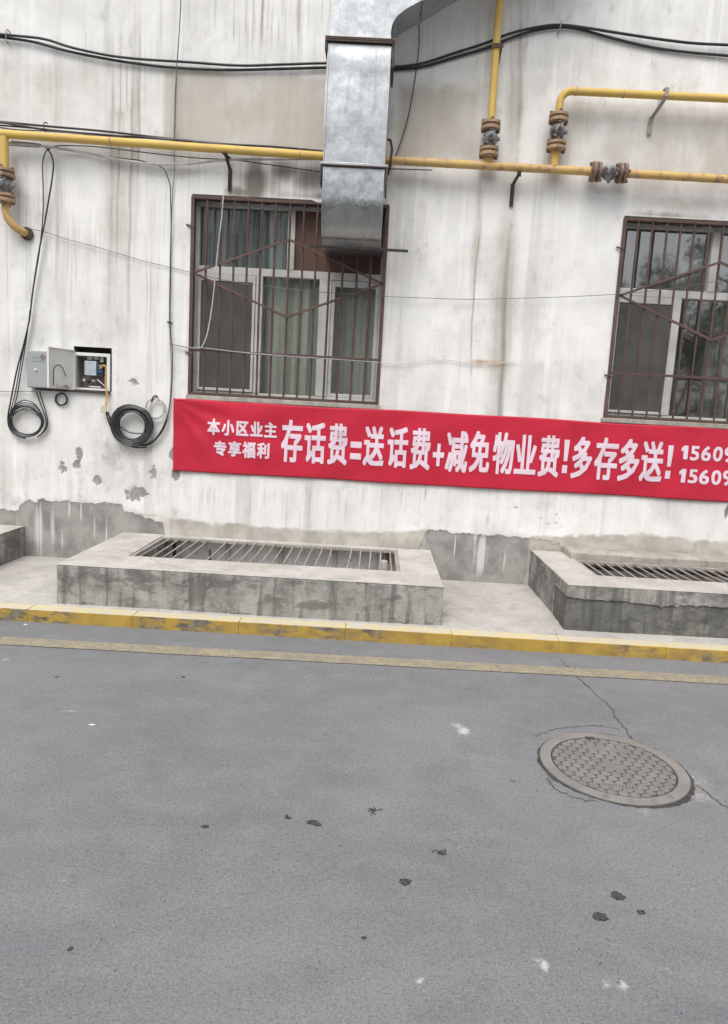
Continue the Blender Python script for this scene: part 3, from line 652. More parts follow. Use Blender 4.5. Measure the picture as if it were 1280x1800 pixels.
road = grid(ticks(-45, 45, -2.4, 2.6, .025, 1.5, []), ticks(-45, KERB_Y+.01, -4.9, KERB_Y-.01, .025, 1.5, []), [], lambda U, V: np.stack([U, V, np.zeros_like(U)], -1), 'road', 'asphalt',
            dict(pale=a_pale, dust=a_dust, dark=a_dark)); tag(road, kind='structure')
def ribbon(px_pts, w, z, name, mat, parent=None, jit=.012):
    P = spline([G(*p) for p in px_pts], 8); vs = []; fs = []
    for i, p in enumerate(P):
        t = (P[min(i+1, len(P)-1)]-P[max(i-1, 0)]).normalized(); s_ = Vector((-t.y, t.x, 0)); j = (random.random()-.5)*jit
        ww = w*(.4+.9*random.random())
        if i in (0, len(P)-1): ww *= .2
        for k in (-1, 1): q = p+s_*(k*ww/2+j); vs.append((q.x, q.y, z))
        if i: fs.append((2*i-2, 2*i-1, 2*i+1, 2*i))
    m = MB(); m.add(vs, fs); return m.build(name, mat, parent, smooth=False)
ribbon([(985, 1160), (1000, 1175), (1020, 1195), (1045, 1218), (1075, 1245), (1082, 1262), (1100, 1283), (1110, 1300)], .006, .0022, 'crack', 'castdark', road, .014)
ribbon([(1222, 1380), (1240, 1392), (1262, 1410), (1290, 1428)], .005, .0022, 'crack', 'castdark', road, .014)
ribbon([(942, 1296), (965, 1285), (1000, 1279), (1060, 1277), (1090, 1284)], .004, .0022, 'crack', 'castdark', road, .02)
ribbon([(960, 1368), (985, 1392), (1015, 1404), (1048, 1410)], .006, .0022, 'crack', 'castdark', road, .02)
# faded edge line
yl = [(x, -1.808+.013*x*(abs(x) < 4)+.052*(x >= 4)-.052*(x <= -4)+.004*math.sin(x*.9)) for x in np.arange(-12, 12.2, .2)]
m = MB(); vs = []; fs = []
for i, (x, y) in enumerate(yl):
    vs += [(x, y-.068+.005*random.random(), .004), (x, y+.064+.005*random.random(), .004)]
    if i: fs.append((2*i-2, 2*i, 2*i+1, 2*i-1))
m.add(vs, fs); tag(m.build('road_marking', 'line'), kind='structure')

# kerb of single stones
kerb = bpy.data.objects.new('kerb', None); COL.objects.link(kerb); tag(kerb, kind='structure')
kx = .564-.70*10; i = 0
while kx < 7.5:
    L = .70; m = MB(); dz = random.uniform(-.0015, .0015); dy = random.uniform(-.0015, .0015)
    m.box(kx+.0003, kx+L-.0003, KERB_Y+dy, KERB_Y+.115, -.12, KERB_Z+dz)
    m.build('kerbstone', 'kerb', kerb, .006, seg=3); kx += L
# pavement sheet with openings for the three wells
ph = [(w[4][0]-.05, w[4][1]+.05, w[4][2]-.05, 1) for w in WELL]
def pv(U, V):
    t = (V-KERB_Y-.117)/1.3; Z = KERB_Z-.006+(SLAB_Z-KERB_Z+.006)*np.clip(t*3, 0, 1)
    return np.stack([U, V, Z+.003*np.sin(U*3.1)*np.sin(V*4)], -1)
pe = sorted({p[0] for p in ph} | {p[1] for p in ph}); pey = sorted({round(p[2], 4) for p in ph})
pav = grid(ticks(-9, 9, -4, 4, .1, 1, pe), ticks(KERB_Y+.113, .03, -1.3, 0, .05, .05, pey), ph, pv, 'pavement', 'slab'); tag(pav, kind='structure')

# ------------------------------------------------------------------ concrete light wells and their steel grates
def slope_noise(o, amp=.004):
    pass
WLAB = ['low grey concrete light well under the curtained window, whole curb in view', 'low concrete light well under the window at the right edge, darker front face', 'corner of a concrete light well at the left edge below the grey cabinets']
GLAB = ['steel bar grate over the light well in front of the banner start', 'steel bar grate over the right light well, seen almost edge on', 'steel bar grate over the light well at the left edge']
for wi, (x0, x1, y0, zt, (ix0, ix1, iy0, iy1)) in enumerate(WELL):
    t = thing('light_well', WLAB[wi], 'light well', ((x0+x1)/2, y0/2, SLAB_Z), 'concrete light wells along the wall')
    cz = zt-.007; mb_ = 'curb_dark' if wi == 1 else 'curb'
    def rough_box(a, b, c, d, e, f, name, mat, bev=.008):
        o = MB().box(a, b, c, d, e, f).build(name, mat, t, bev)
        return o
    fb = .205 if wi == 1 else 0
    if wi == 1:
        # upper band of the front face stands a little proud and is paler
        rough_box(x0, x1, y0, iy0, -.5, cz-.085, 'curb_wall', 'curb_dark'); 
        xs_ = np.arange(x0-.006, x1, .018); lo_ = [cz-.085-.010*math.sin(x*4)-.006*math.sin(x*13+1)-random.uniform(0, .008)-(.016 if random.random() < .06 else 0) for x in xs_]
        mb2 = MB(); vs = []; fs = []
        for q_, (x, l) in enumerate(zip(xs_, lo_)):
            vs += [(x, y0-.010, cz), (x, y0-.011, l), (x, y0+.001, l-.003)]
            if q_: k_ = 3*q_; fs += [(k_-3, k_-2, k_+1, k_), (k_-2, k_-1, k_+2, k_+1)]
        mb2.add(vs, fs); mb2.build('curb_band', 'curb', t, fix=False)
        rough_box(x0-.006, x1, y0-.0095, iy0+.002, cz-.080, cz-.0006, 'curb_core', 'curb', .002)
    else: rough_box(x0, x1, y0, iy0, -.5, cz, 'curb_wall', mb_)
    rough_box(x0+.001, ix0, iy0, -.004, -.5, cz-.0005, 'curb_wall', 'curb')
    rough_box(ix1, x1-.001, iy0, -.004, -.5, cz-.0005, 'curb_wall', 'curb')
    # trowelled cap of the curb, one U of cement with worn edges
    m = MB()
    n_ = 60
    def cap(xa, xb, ya, yb):
        m.box(xa, xb, ya, yb, cz+.001, zt)
    e = .004
    cap(x0-.001, x1+.001, y0-.011 if wi == 1 else y0-.001, iy0); cap(x0-.001, ix0, iy0, -.004); cap(ix1, x1+.001, iy0, -.004)
    m.build('curb_cap', 'cap', t, .003)
    if iy1 > -.2: MB().box(ix0, ix1, iy1, .0, cz-.02, zt-.002).build('curb_cap', 'cap', t, .004)
    m = MB(); m.box(ix0-.03, ix1+.03, iy0-.03, -.005, -.10, -.03); m.build('pit_bounce_floor', 'cap', t)  # floor set high and pale to bounce light into the pit
    # grate
    g = thing('steel_grate', GLAB[wi], 'grate', ((ix0+ix1)/2, (iy0+iy1)/2, zt), 'steel grates over the light wells')
    fz = zt-.012; yb = iy1 if wi != 1 else -.31
    m = MB(); w_ = .028
    m.box(ix0, ix1, iy0, iy0+w_, fz-.02, fz+.006); m.box(ix0, ix1, yb-w_, yb, fz-.02, fz+.006); m.box(ix0, ix0+w_, iy0+w_, yb-w_, fz-.021, fz+.005); m.box(ix1-w_, ix1, iy0+w_, yb-w_, fz-.021, fz+.005)
    m.build('grate_frame', 'grate', g, .002)
    k = 0; xx = ix0+.075
    proto = None
    while xx < ix1-.03:
        if not (wi == 0 and k in (5, 18)):
            a = random.uniform(-.006, .006)
            m = MB(); m.tube([(xx+a, iy0+.012, fz), (xx+a*.3, (iy0+yb)/2, fz-.004*random.random()), (xx-a, yb-.012, fz)], .0062, 6); m.build('bar', 'grate', g)
        xx += .0805; k += 1
# a bent stick and a bottle-like bundle seen under the first grate
tag(MB().tube(spline([(-1.32, -.25, .30), (-1.31, -.27, .20), (-1.33, -.3, .05), (-1.30, -.28, -.5)], 5), .012, 6).build('wooden_stick', 'iron'), 'dark stick standing under the left end of the first grate', 'stick')
tag(MB().lathe((.11, -.45, -.5), (0, 0, 1), [(0, .05), (.6, .05), (.72, .046), (.80, .04), (.835, .028), (.84, 0.001)], 14).build('rag_bundle', 'cap'), 'pale rounded pipe end under the right end of the first grate', 'pipe end')
# ledge along the wall behind the right-hand well
lg = MB().box(1.615, 5.0, -.30, -.003, .375, .462).build('cement_ledge', 'ledge', None, .012)
tag(lg, 'beige cement ledge along the wall foot behind the right light well', 'ledge')

# ------------------------------------------------------------------ window grilles
def grille(h, label):
    x0, x1, z0, z1 = h; g = thing('window_grille', label, 'window grille', ((x0+x1)/2, 0, z0), 'rusty window grilles')
    y = -.002; b = .024
    m = MB(); m.box(x0-.004, x0+b, y-.016, y+.012, z0-.004, z1); m.box(x1-b, x1+.004, y-.016, y+.012, z0-.004, z1)
    m.box(x0+b, x1-b, y-.015, y+.011, z1-b*.8, z1-.001); m.box(x0+b, x1-b, y-.015, y+.011, z0-.003, z0+b*.8); m.build('outer_frame', 'bar', g, .002)
    n = 14; sp = (x1-x0-b)/n
    for i in range(1, n):
        xx = x0+b/2+sp*i+random.uniform(-.003, .003); q = random.uniform(-.004, .004)
        MB().tube([(xx, y-.001, z0+.01), (xx+q, y-.001, (z0+z1)/2), (xx, y-.001, z1-.01)], .0092, 8).build('bar', 'bar', g)
    zb = z0+.358
    MB().box(x0+.006, x1-.006, y-.0145, y-.009, zb-.010, zb+.010).build('cross_bar', 'bar', g, .001)
    L = (x0+.025, 2.522); T = (x0+.79, 2.818); Rr = (x1-.02, 2.515); Bt = (x0+.795, 2.213)
    for a, c in ((L, T), (T, Rr), (L, Bt), (Bt, Rr)):
        MB().bar((a[0], y-.0165, a[1]), (c[0], y-.0165, c[1]), .019, .008).build('diamond_bar', 'bar', g, .001)
    for hx, hz in ((x0-.01, z0+1.33), (x0, z0+.33)):
        MB().tube([(hx-.03, -.01, hz+.01), (hx+.01, -.02, hz), (hx+.035, -.015, hz-.01)], .007, 6).build('fixing_pin', 'bar', g)
grille(W1, 'rusty brown grille with a diamond of flat bars over the curtained window beside the duct')
grille(W2, 'rusty brown grille with a diamond of flat bars over the window at the right edge')

# ------------------------------------------------------------------ ventilation duct
D = thing('ventilation_duct', 'galvanised sheet metal duct rising from the window and bending right above', 'duct', (-.28, -.3, 2.69))
dx0, dx1, yf, yk = -.508, -.056, -.45, -.15
# elbow: horizontal out of the window, turning up
prof_o = []; prof_i = []
for k in range(13):
    a = math.pi/2*k/12
    prof_o.append((yk-.30*math.sin(a)+.0, 3.035-.30*math.cos(a)))
outer = [(.09, 2.735)]+prof_o+[(yf, 3.255)]
inner = [(.09, 3.03), (yk-.01, 3.03), (yk, 3.04), (yk, 3.255)]
poly = outer+inner[::-1]
n_ = len(poly); vs = [(dx0, y, z) for y, z in poly]+[(dx1, y, z) for y, z in poly]
fs = [tuple(range(n_)), tuple(range(2*n_-1, n_-1, -1))]+[(i, i+n_, (i+1) % n_+n_, (i+1) % n_) for i in range(n_)]
MB().add(vs, fs).build('elbow', 'galv', D)
# straight length with a slight cross-break
m = MB(); NX, NZ = 8, 14; zA, zB = 3.275, 4.085
vs = []; fs = []
for i in range(NX+1):
    for j in range(NZ+1):
        u, v = i/NX, j/NZ; b = .006*(1-abs(2*u-1))*(1-abs(2*v-1))+(.006*math.exp(-((v-.86)/.04)**2)); vs.append((dx0+(dx1-dx0)*u+(-.010*math.sin(math.pi*v) if i == 0 else 0), yf-b, zA+(zB-zA)*v))
for i in range(NX):
    for j in range(NZ): a = i*(NZ+1)+j; fs.append((a, a+NZ+1, a+NZ+2, a+1))
m.add(vs, fs); m.box(dx0, dx1, yf+.002, yk, zA, zB); m.build('straight_section', 'galv', D, fix=False)
# standing seams and folded edges
for xx in (dx0+.004, dx1-.004): MB().box(xx-.004, xx+.004, yf-.010, yf+.004, zA, zB-.02).build('folded_edge', 'galv', D, .001)
def elbow_strip(xx, w, lift, name):
    vs = []; fs = []
    P = [(yk+.05, 2.735)]+prof_o+[(yf, 3.25)]
    for i, (y, z) in enumerate(P):
        if i == 0: ny, nz = 0, -1
        elif i >= len(P)-2: ny, nz = -1, 0
        else: a = math.pi/2*(i-1)/12; ny, nz = -math.sin(a), -math.cos(a)
        for s_ in (-1, 1): vs += [(xx+s_*w/2, y, z), (xx+s_*w/2, y+ny*lift, z+nz*lift)]
        if i: k = 4*i; fs += [(k-4, k-3, k+1, k), (k-3, k-1, k+3, k+1), (k-1, k-2, k+2, k+3)]
    MB().add(vs, fs).build(name, 'galv', D)
elbow_strip(dx0+.006, .010, .006, 'folded_edge'); elbow_strip(dx1-.006, .010, .006, 'folded_edge'); elbow_strip(dx1-.11, .012, .004, 'seam')
def ring(z, h, mat, name, gx=.02, gy=.02, lean=0):
    m = MB(); a, b, c, d = dx0-gx, dx1+gx, yf-gy, yk+gy
    m.box(a, b, c, yf-.006, z, z+h); m.box(a, b, yk+.001, d, z, z+h); m.box(a, dx0-.001, yf-.006, yk+.001, z, z+h); m.box(dx1+.001, b, yf-.006, yk+.001, z, z+h)
    m.build(name, mat, D, .002)
ring(3.257, .018, 'galv', 'flange'); ring(3.249, .006, 'iron', 'gasket', .018, .018)
ring(4.085, .012, 'iron', 'flange', .022, .022); ring(4.099, .014, 'iron', 'flange', .022, .022)
MB().box(dx0-.024, dx1+.024, yf-.024, yk, 4.1135, 4.117).build('flange', 'flange', D)
# angle-iron lugs down both sides of the upper flange
for xx in (dx0-.014, dx1+.014): MB().box(xx-.009, xx+.009, yf-.018, yk, 3.93 if xx > -.2 else 4.03, 4.084).build('angle_lug', 'iron', D, .002)
for xx in (dx0-.013, dx1+.013): MB().box(xx-.006, xx+.006, yf-.018, yk, 3.13, 3.248).build('angle_lug', 'iron', D, .002)
right = [(-.062, 4.118), (-.068, 4.17), (-.058, 4.23), (-.025, 4.28), (.03, 4.325), (.149, 4.392), (.9, 4.86), (1.5, 5.23)]
left = [(1.1, 5.62), (.3, 5.12), (-.15, 4.87), (-.36, 4.70), (-.455, 4.52), (-.486, 4.36), (-.500, 4.118)]
MB().prism(right+left, yf, yk).build('bend', 'galv', D)
for j in (2, 5):
    (xa, za) = right[j]; MB().box(xa-.003, xa+.003, yf-.001, yk, za-.008, za+.001).build('seam', 'galv', D)
rod = MB().bar((-.60, -.30, 2.720), (.155, -.30, 2.716), .018, .018).build('support_rod', 'rubber', None, .002)
tag(rod, 'dark iron rod running under the duct elbow and sticking out right', 'iron rod')
bk = MB(); bk.tube([(-.02, -.145, 3.36), (-.012, -.13, 3.50), (-.028, -.115, 3.57), (-.045, -.09, 3.58)], .010, 8)
bk.tube([(-.02, -.145, 3.36), (-.03, -.09, 3.35), (-.035, -.02, 3.35)], .010, 8)
tag(bk.build('pipe_hook', 'iron'), 'black hook behind the right edge of the duct above the gas pipe', 'hook')

# ------------------------------------------------------------------ gas pipework
YP = -.11
gp = thing('gas_pipework', 'yellow gas pipe along the wall with risers, flanged valves and rusty brackets', 'gas pipe', (0, YP, 3.42))
def pz(x): return float(np.interp(x, [-9, -3.07, -.30, 2.6, 9], [3.55, 3.474, 3.425, 3.412, 3.40]))
VX = (W(1049, 305, YP).x-.012, W(1093, 307, YP).x+.012)
MB().tube([(x, YP, pz(x)) for x in (-8.5, -3.07, -1.6, -.30)], .031, 16).build('pipe', 'yellow', gp)
MB().tube([(x, YP, pz(x)) for x in (-.30, .8, VX[0]-.01)], .031, 16).build('pipe', 'yellow_old', gp)
MB().tube([(x, YP, pz(x)) for x in (VX[1]+.01, 2.6, 8.5)], .031, 16).build('pipe', 'yellow_old', gp)
def flange(c, ax, parent, mat, flip=1, r=.075):
    """pair of bolted discs"""
    c = Vector(c); ax = Vector(ax).normalized()
    m = MB(); m.lathe(c, ax, [(-.040, .034), (-.036, r-.004), (-.033, r), (-.012, r), (-.009, r-.004), (-.006, .06)], 24)
    m.lathe(c, ax, [(.000, .06), (.004, r-.006), (.007, r-.002), (.024, r-.002), (.027, r-.006), (.03, .036)], 24)
    f = m.build('flange', mat, parent)
    b = MB(); u = ax.orthogonal().normalized(); v = ax.cross(u)
    for k in range(4):
        a = math.pi/4+k*math.pi/2; p = c+(u*math.cos(a)+v*math.sin(a))*(r-.017)
        b.lathe(p, ax, [(-.055, .009), (.045, .009)], 6); b.lathe(p, ax, [(-.052, .013), (-.041, .013)], 6); b.lathe(p, ax, [(.031, .013), (.041, .013)], 6)
    b.build('bolt', 'flange_dark', parent)
    return f
def valve(c, ax, half, mat, lab):
    c = Vector(c); ax = Vector(ax).normalized()
    m = MB(); h = half
    m.lathe(c, ax, [(-h+.03, .036), (-h+.05, .036), (-h*.45, .046), (-h*.2, .055), (0, .058), (h*.2, .055), (h*.45, .046), (h-.05, .036), (h-.03, .036)], 20)
    # bonnet with stem and lever stub, lugs
    fr = Vector((0, -1, 0)); sd_ = ax.cross(fr)
    m.lathe(c+fr*.03, fr, [(0, .034), (.04, .034), (.045, .026), (.06, .024), (.062, .014), (.085, .013), (.09, .009)], 12)
    m.lathe(c+sd_*.035, sd_, [(0, .022), (.022, .022), (.026, .015), (.040, .014)], 8); m.lathe(c-sd_*.035, -sd_, [(0, .022), (.014, .022), (.018, .012)], 8)
    for s_ in (-1, 1): m.lathe(c+ax*(s_*h*.42)+fr*.035+sd_*(.02*s_), fr, [(0, .015), (.018, .015), (.024, .009)], 6)
    o = m.build('valve', 'valve', gp); o['label'] = lab
    flange(c-ax*h, ax, o, mat); flange(c+ax*h, ax, o, mat)
    return o
# riser beside the duct
rx = .735; z0_, z1_ = W(860, 267, YP).z, W(863, 221, YP).z
zc, hh = (z0_+z1_)/2, (z1_-z0_)/2
valve((rx, YP, zc), (0, 0, 1), hh, 'flange', 'grey valve between two ochre flanges on the riser nearest the duct')
MB().tube([(rx, YP, pz(rx)+.02), (rx, YP, zc-hh-.03)], .0285, 14).build('pipe', 'yellow_old', gp)
MB().tube([(rx, YP, zc+hh+.025), (rx-.004, YP, 4.2), (rx-.012, YP, 7.2)], .0285, 14).build('pipe', 'yellow', gp)
MB().lathe((rx-.004, YP, 4.265), (0, 0, 1), [(-.012, .0285), (-.01, .0325), (.01, .0325), (.012, .0285)], 16).build('pipe_joint', 'yellow_old', gp)
m = MB(); m.bar((rx+.035, -.11, 4.27), (rx+.035, -.005, 4.20), .012, .03); m.box(rx-.036, rx+.045, -.148, -.142, 4.25, 4.28); m.build('pipe_clip', 'iron', gp, .001)
# second riser with the elbow
rx2 = 1.247; z0_, z1_ = W(974, 256, YP).z, W(983, 207, YP).z; zc, hh = (z0_+z1_)/2, (z1_-z0_)/2
valve((rx2, YP, zc), (0, 0, 1), hh, 'flange', 'pale grey valve between ochre flanges below the pipe elbow')
MB().tube([(rx2, YP, pz(rx2)+.02), (rx2, YP, zc-hh-.03)], .0295, 14).build('pipe', 'yellow', gp)
ez = 3.985; er = .085
arc = [(rx2+er-er*math.cos(a), YP, ez-er+er*math.sin(a)) for a in [math.pi/2*k/8 for k in range(9)]]
MB().tube([(rx2, YP, zc+hh+.025)]+arc+[(8.5, YP, ez+.01)], .0285, 14).build('pipe', 'yellow', gp)
# inline valve of the main
cx = sum(VX)/2; valve((cx, YP, pz(cx)), (1, 0, 0), (VX[1]-VX[0])/2-.008, 'flange_dark', 'dark rusted valve lying in the horizontal pipe')
# left drop with valve and elbow into the wall
lx = -3.035; z0_, z1_ = W(12, 348, YP).z, W(12, 304, YP).z; zc, hh = (z0_+z1_)/2, (z1_-z0_)/2
valve((lx, YP, zc), (0, 0, 1), hh, 'flange', 'rusted valve on the pipe dropping at the left edge')
MB().tube([(lx, YP, pz(lx)-.02), (lx, YP, zc+hh+.025)], .031, 14).build('pipe', 'yellow', gp)
MB().tube(spline([(lx, YP, zc-hh-.03), (lx, YP, 2.90), (lx+.02, YP+.005, 2.84), (lx+.065, YP+.03, 2.785), (lx+.10, YP+.07, 2.765), (lx+.12, .02, 2.76)], 6), .030, 14).build('pipe', 'yellow_old', gp)
m = MB(); m.lathe((lx+.118, -.026, 2.76), (0, 1, 0), [(0, .034), (.003, .05), (.018, .052), (.022, .046), (.03, .03)], 14); m.build('wall_collar', 'iron', gp)
# weld beads along the runs
for wx in (-2.2, -.72, .42, 2.25):
    MB().lathe((wx, YP, pz(wx)), (1, 0, 0), [(-.007, .031), (-.004, .0335), (.004, .0338), (.007, .031)], 16).build('weld_bead', 'yellow_old', gp)
for wx, wz in ((rx2+er+.03, ez), (1.72, ez)): MB().lathe((wx, YP, wz), (1, 0, 0), [(-.007, .0285), (-.004, .031), (.004, .0312), (.007, .0285)], 16).build('weld_bead', 'yellow_old', gp)
# brackets
def bracket(x, zp, zlow, xl, mat='iron'):
    m = MB(); w = .03
    m.bar((xl, -.010, zlow), (xl, -.010, zlow+.17 if zp-zlow > .2 else zlow+.1), w, .008); zk = zlow+.17
    m.bar((xl+(x-xl)*.1, -.012, zk-.004), (x, YP-.01, zp-.035), w*.8, .008, Vector((0, .7, .7)))
    m.bar((xl, -.014, zlow), (xl, -.045, zlow+.15), .006, .02)
    m.bar((x-.012, YP-.035, zp-.038), (x+.012, YP+.08, zp-.038), .03, .007, Vector((0, 0, 1)))
    return m.build('bracket', mat, gp, .001)
bracket(-1.30, pz(-1.3), 3.165, -1.285); bracket(.985, pz(.98), 3.16, .955); 
m = MB(); m.bar((2.035, YP-.036, 3.965), (2.035, YP-.036, 4.03), .028, .007); m.bar((2.035, YP-.034, 3.965), (1.985, -.02, 3.86), .026, .007); m.bar((1.983, -.014, 3.865), (1.978, -.014, 3.745), .034, .010); m.bar((2.035, YP-.03, 4.03), (2.03, -.005, 4.03), .026, .006, Vector((0, 0, 1)))
m.build('bracket', 'grate', gp, .001)

# ------------------------------------------------------------------ cables
def cable(name, px, r, mat, label, cat='cable', y=-.03, group=None, sides=6, extra=None):
    ys = y if hasattr(y, '__len__') else [y]*len(px)
    pts = [W(p[0], p[1], yy) for p, yy in zip(px, ys)]
    m = MB(); m.tube(spline(pts, 8), r, sides)
    for e in (extra or []): m.tube(spline([W(p[0], p[1], y if not hasattr(y, '__len__') else -.03) for p in e], 8), r, sides)
    o = m.build(name, mat); return tag(o, label, cat, group)
cable('power_cable', [(-60, 50), (0, 60), (75, 68), (125, 83), (190, 97), (250, 104), (330, 109), (420, 115), (500, 113), (583, 111), (640, 116), (686, 118), (740, 112), (800, 93), (850, 77), (900, 58), (950, 47), (985, 44), (1030, 49), (1100, 60), (1160, 69), (1220, 76), (1280, 79), (1380, 84)], .0105, 'cable',
      'thick black cable across the top, upper of the pair right of the wall clip', y=-.035, sides=8)
cable('power_cable', [(-60, 56), (0, 65), (60, 74), (120, 90), (190, 104), (250, 113), (310, 119), (400, 123), (500, 121), (583, 119), (640, 123), (686, 123), (740, 118), (800, 101), (860, 83), (900, 66), (940, 54), (985, 48), (1020, 52), (1080, 68), (1150, 84), (1220, 93), (1280, 98), (1380, 108)], .0105, 'cable',
      'thick black cable across the top, lower of the pair right of the wall clip', y=-.020, sides=8)
for px, lab in (((983, 50), 'small metal clip holding the two thick black cables right of the yellow riser'), ((17, 66), 'small metal clip holding the two thick black cables at the left edge')):
    p = W(*px); m = MB(); m.tube(spline([(p.x+.008, -.002, p.z+.03), (p.x+.006, -.045, p.z+.035), (p.x, -.052, p.z), (p.x-.006, -.04, p.z-.04), (p.x-.008, -.002, p.z-.045)], 4), .0045, 6)
    tag(m.build('cable_clip', 'cable_grey'), lab, 'clip')
# bundle over the gas pipe: four strands
bun = [(-60, 208), (0, 212), (80, 222), (180, 232), (300, 243), (400, 252), (480, 259), (570, 267), (675, 279)]
offs = [((0, 0), 0, .0085, 'upper strand of the black cable bundle lying over the yellow pipe'), ((0, 4), .014, .0085, 'second strand of the black cable bundle over the yellow pipe'),
        ((0, 7), -.012, .006, 'thin strand at the back of the black bundle over the yellow pipe')]
for (ox, oy), dy, r, lab in offs:
    cable('data_cable', [(p[0], p[1]+oy+1.8*math.sin(i*1.7+oy)) for i, p in enumerate(bun[:8])]+[(622, 273+oy)], r, 'cable', lab, y=-.05-dy, group='black strands bundled over the gas pipe')
cable('data_cable', [(-40, 218), (0, 224), (30, 228), (75, 230), (130, 234), (190, 241), (230, 239), (300, 246)], .0045, 'cable', 'loose black strand sagging below the bundle at the left edge', y=-.075)
cable('data_cable', [(680, 280), (740, 284), (800, 288), (860, 290), (950, 293), (1100, 299), (1200, 306), (1280, 307), (1380, 310)], .0038, 'wire', 'thin dark wire lying along the top of the yellow pipe right of the duct', y=-.08)
for x_ in (85, 205, 250): 
    p = W(x_, 231+(x_-85)*.1); 
p = W(86, 228); tag(MB().tube(spline([(p.x, -.02, p.z+.04), (p.x+.004, -.085, p.z+.02), (p.x+.003, -.085, p.z-.03), (p.x, -.03, p.z-.045)], 4), .004, 6).build('cable_tie', 'rubber'), 'black tie round the cable bundle above the hanging loop', 'cable tie')
# thin vertical cable
cable('drop_wire', [(318, -40), (318, 0), (315, 60), (311, 118), (309, 170), (307, 245)], .0042, 'wire', 'thin dark wire dropping vertically left of the window from above', y=-.055)
cable('drop_wire', [(310, 126), (307, 180), (306, 250), (307, 300), (304, 330), (301, 400), (299, 470), (298, 560), (300, 616), (301, 650), (299, 700), (292, 745), (277, 770), (262, 781)], .0042, 'cable_grey', 'grey wire running down beside the window to the black coil', y=-.022)
cable('drop_wire', [(279, 291), (290, 300), (299, 325), (300, 350), (301, 400), (300, 470), (299, 565), (303, 620), (302, 680), (297, 722), (286, 752), (268, 776), (240, 785)], .0042, 'cable', 'black cable running down left of the window into the coil', y=-.032)
p = W(299, 568); tag(MB().tube([(p.x-.02, -.002, p.z+.01), (p.x, -.04, p.z+.005), (p.x+.02, -.002, p.z)], .005, 6).build('cable_clip', 'rubber'), 'dark clip pinning the drop cables left of the window', 'clip')
# pale and black runs below the pipe
cable('grey_conduit', [(-40, 246), (0, 250), (75, 257), (110, 262), (160, 270), (200, 279), (270, 288), (330, 288), (400, 281), (480, 280), (560, 279)], .0095, 'cable_pale', 'pale grey cable sagging just below the yellow pipe', y=-.055, sides=8)
cable('thin_cable', [(-40, 252), (0, 254), (40, 257), (70, 259)], .004, 'cable_grey', 'short grey cable end below the pipe at the left edge', y=-.04)
cable('thin_cable', [(84, 264), (98, 257), (130, 256), (180, 259), (280, 271), (350, 278), (410, 281), (470, 289), (520, 296), (566, 302), (600, 300), (680, 297), (760, 299)], .0042, 'cable', 'thin black cable curving from the hanging loop towards the duct', y=-.042)
cable('thin_cable', [(100, 262), (140, 268), (200, 277), (240, 281), (265, 287), (280, 290)], .004, 'cable', 'thin black cable following the pale cable to the drop left of the window', y=-.045)
cable('drop_loop', [(20, 249), (55, 252), (75, 256), (88, 268), (94, 287), (92, 312), (86, 350), (77, 400), (69, 440), (58, 510), (52, 560), (42, 605), (30, 650), (20, 700), (14, 738), (22, 760), (45, 771)], .0062, 'cable', 'thick black cable looping down from the pipe to the left coil', y=-.045)
cable('drop_loop', [(90, 258), (80, 268), (75, 290), (76, 330), (76, 370), (73, 410), (69, 445), (60, 500), (50, 570), (36, 640), (27, 690), (17, 735), (24, 758)], .0045, 'cable', 'thinner black cable beside the thick one, dropping to the left coil', y=-.03)
cable('drop_loop', [(53, 545), (46, 600), (36, 660), (29, 700), (20, 730), (18, 750)], .0045, 'cable', 'short black strand fanning out above the left coil', y=-.038)
cable('stay_wire', [(42, 400), (80, 408), (120, 421), (180, 437), (250, 458), (300, 470), (345, 481)], .0026, 'wire', 'thin wire sloping from the gas pipe elbow to the grille', y=-.02)
cable('stay_wire', [(345, 481), (420, 497), (540, 511), (660, 520), (750, 524), (830, 526), (960, 523), (1085, 517), (1180, 507), (1290, 489)], .0026, 'wire', 'thin wire crossing both grilles and the wall between them', y=-.035)
cable('stay_wire', [(-40, 684), (0, 688), (30, 688), (62, 688)], .003, 'wire', 'thin dark wire running to the cabinet foot from the left edge', y=-.02)
cable('grille_wire', [(298, 604), (333, 611), (360, 612), (420, 619), (500, 626), (580, 631), (664, 637)], .005, 'cable_grey', 'grey wire tied along the cross bar of the curtained window', y=-.028)
cable('grille_wire', [(664, 637), (710, 640), (740, 634), (790, 633), (830, 640), (870, 639), (905, 634)], .0028, 'cable_pale', 'pale slack wire lying on the wall right of the curtained window', y=-.02)
cable('hanging_cord', [(393, 342), (390, 380), (384, 430), (379, 480), (374, 530), (366, 580), (360, 600), (354, 611)], .0048, 'cable_pale', 'pale cord hanging loose in front of the left bars of the curtained window', y=-.04)
cable('duct_wire', [(735, 20), (737, 60), (736, 90), (730, 135), (722, 185), (712, 225), (700, 262), (684, 300), (672, 326), (667, 345)], .0045, 'cable', 'thin dark cable hanging right of the duct and passing behind it', y=-.03)
cable('wall_wire', [(1098, 402), (1098, 396)], .003, 'wire', 'stub of wire at the corner of the right window', y=-.02) if False else None

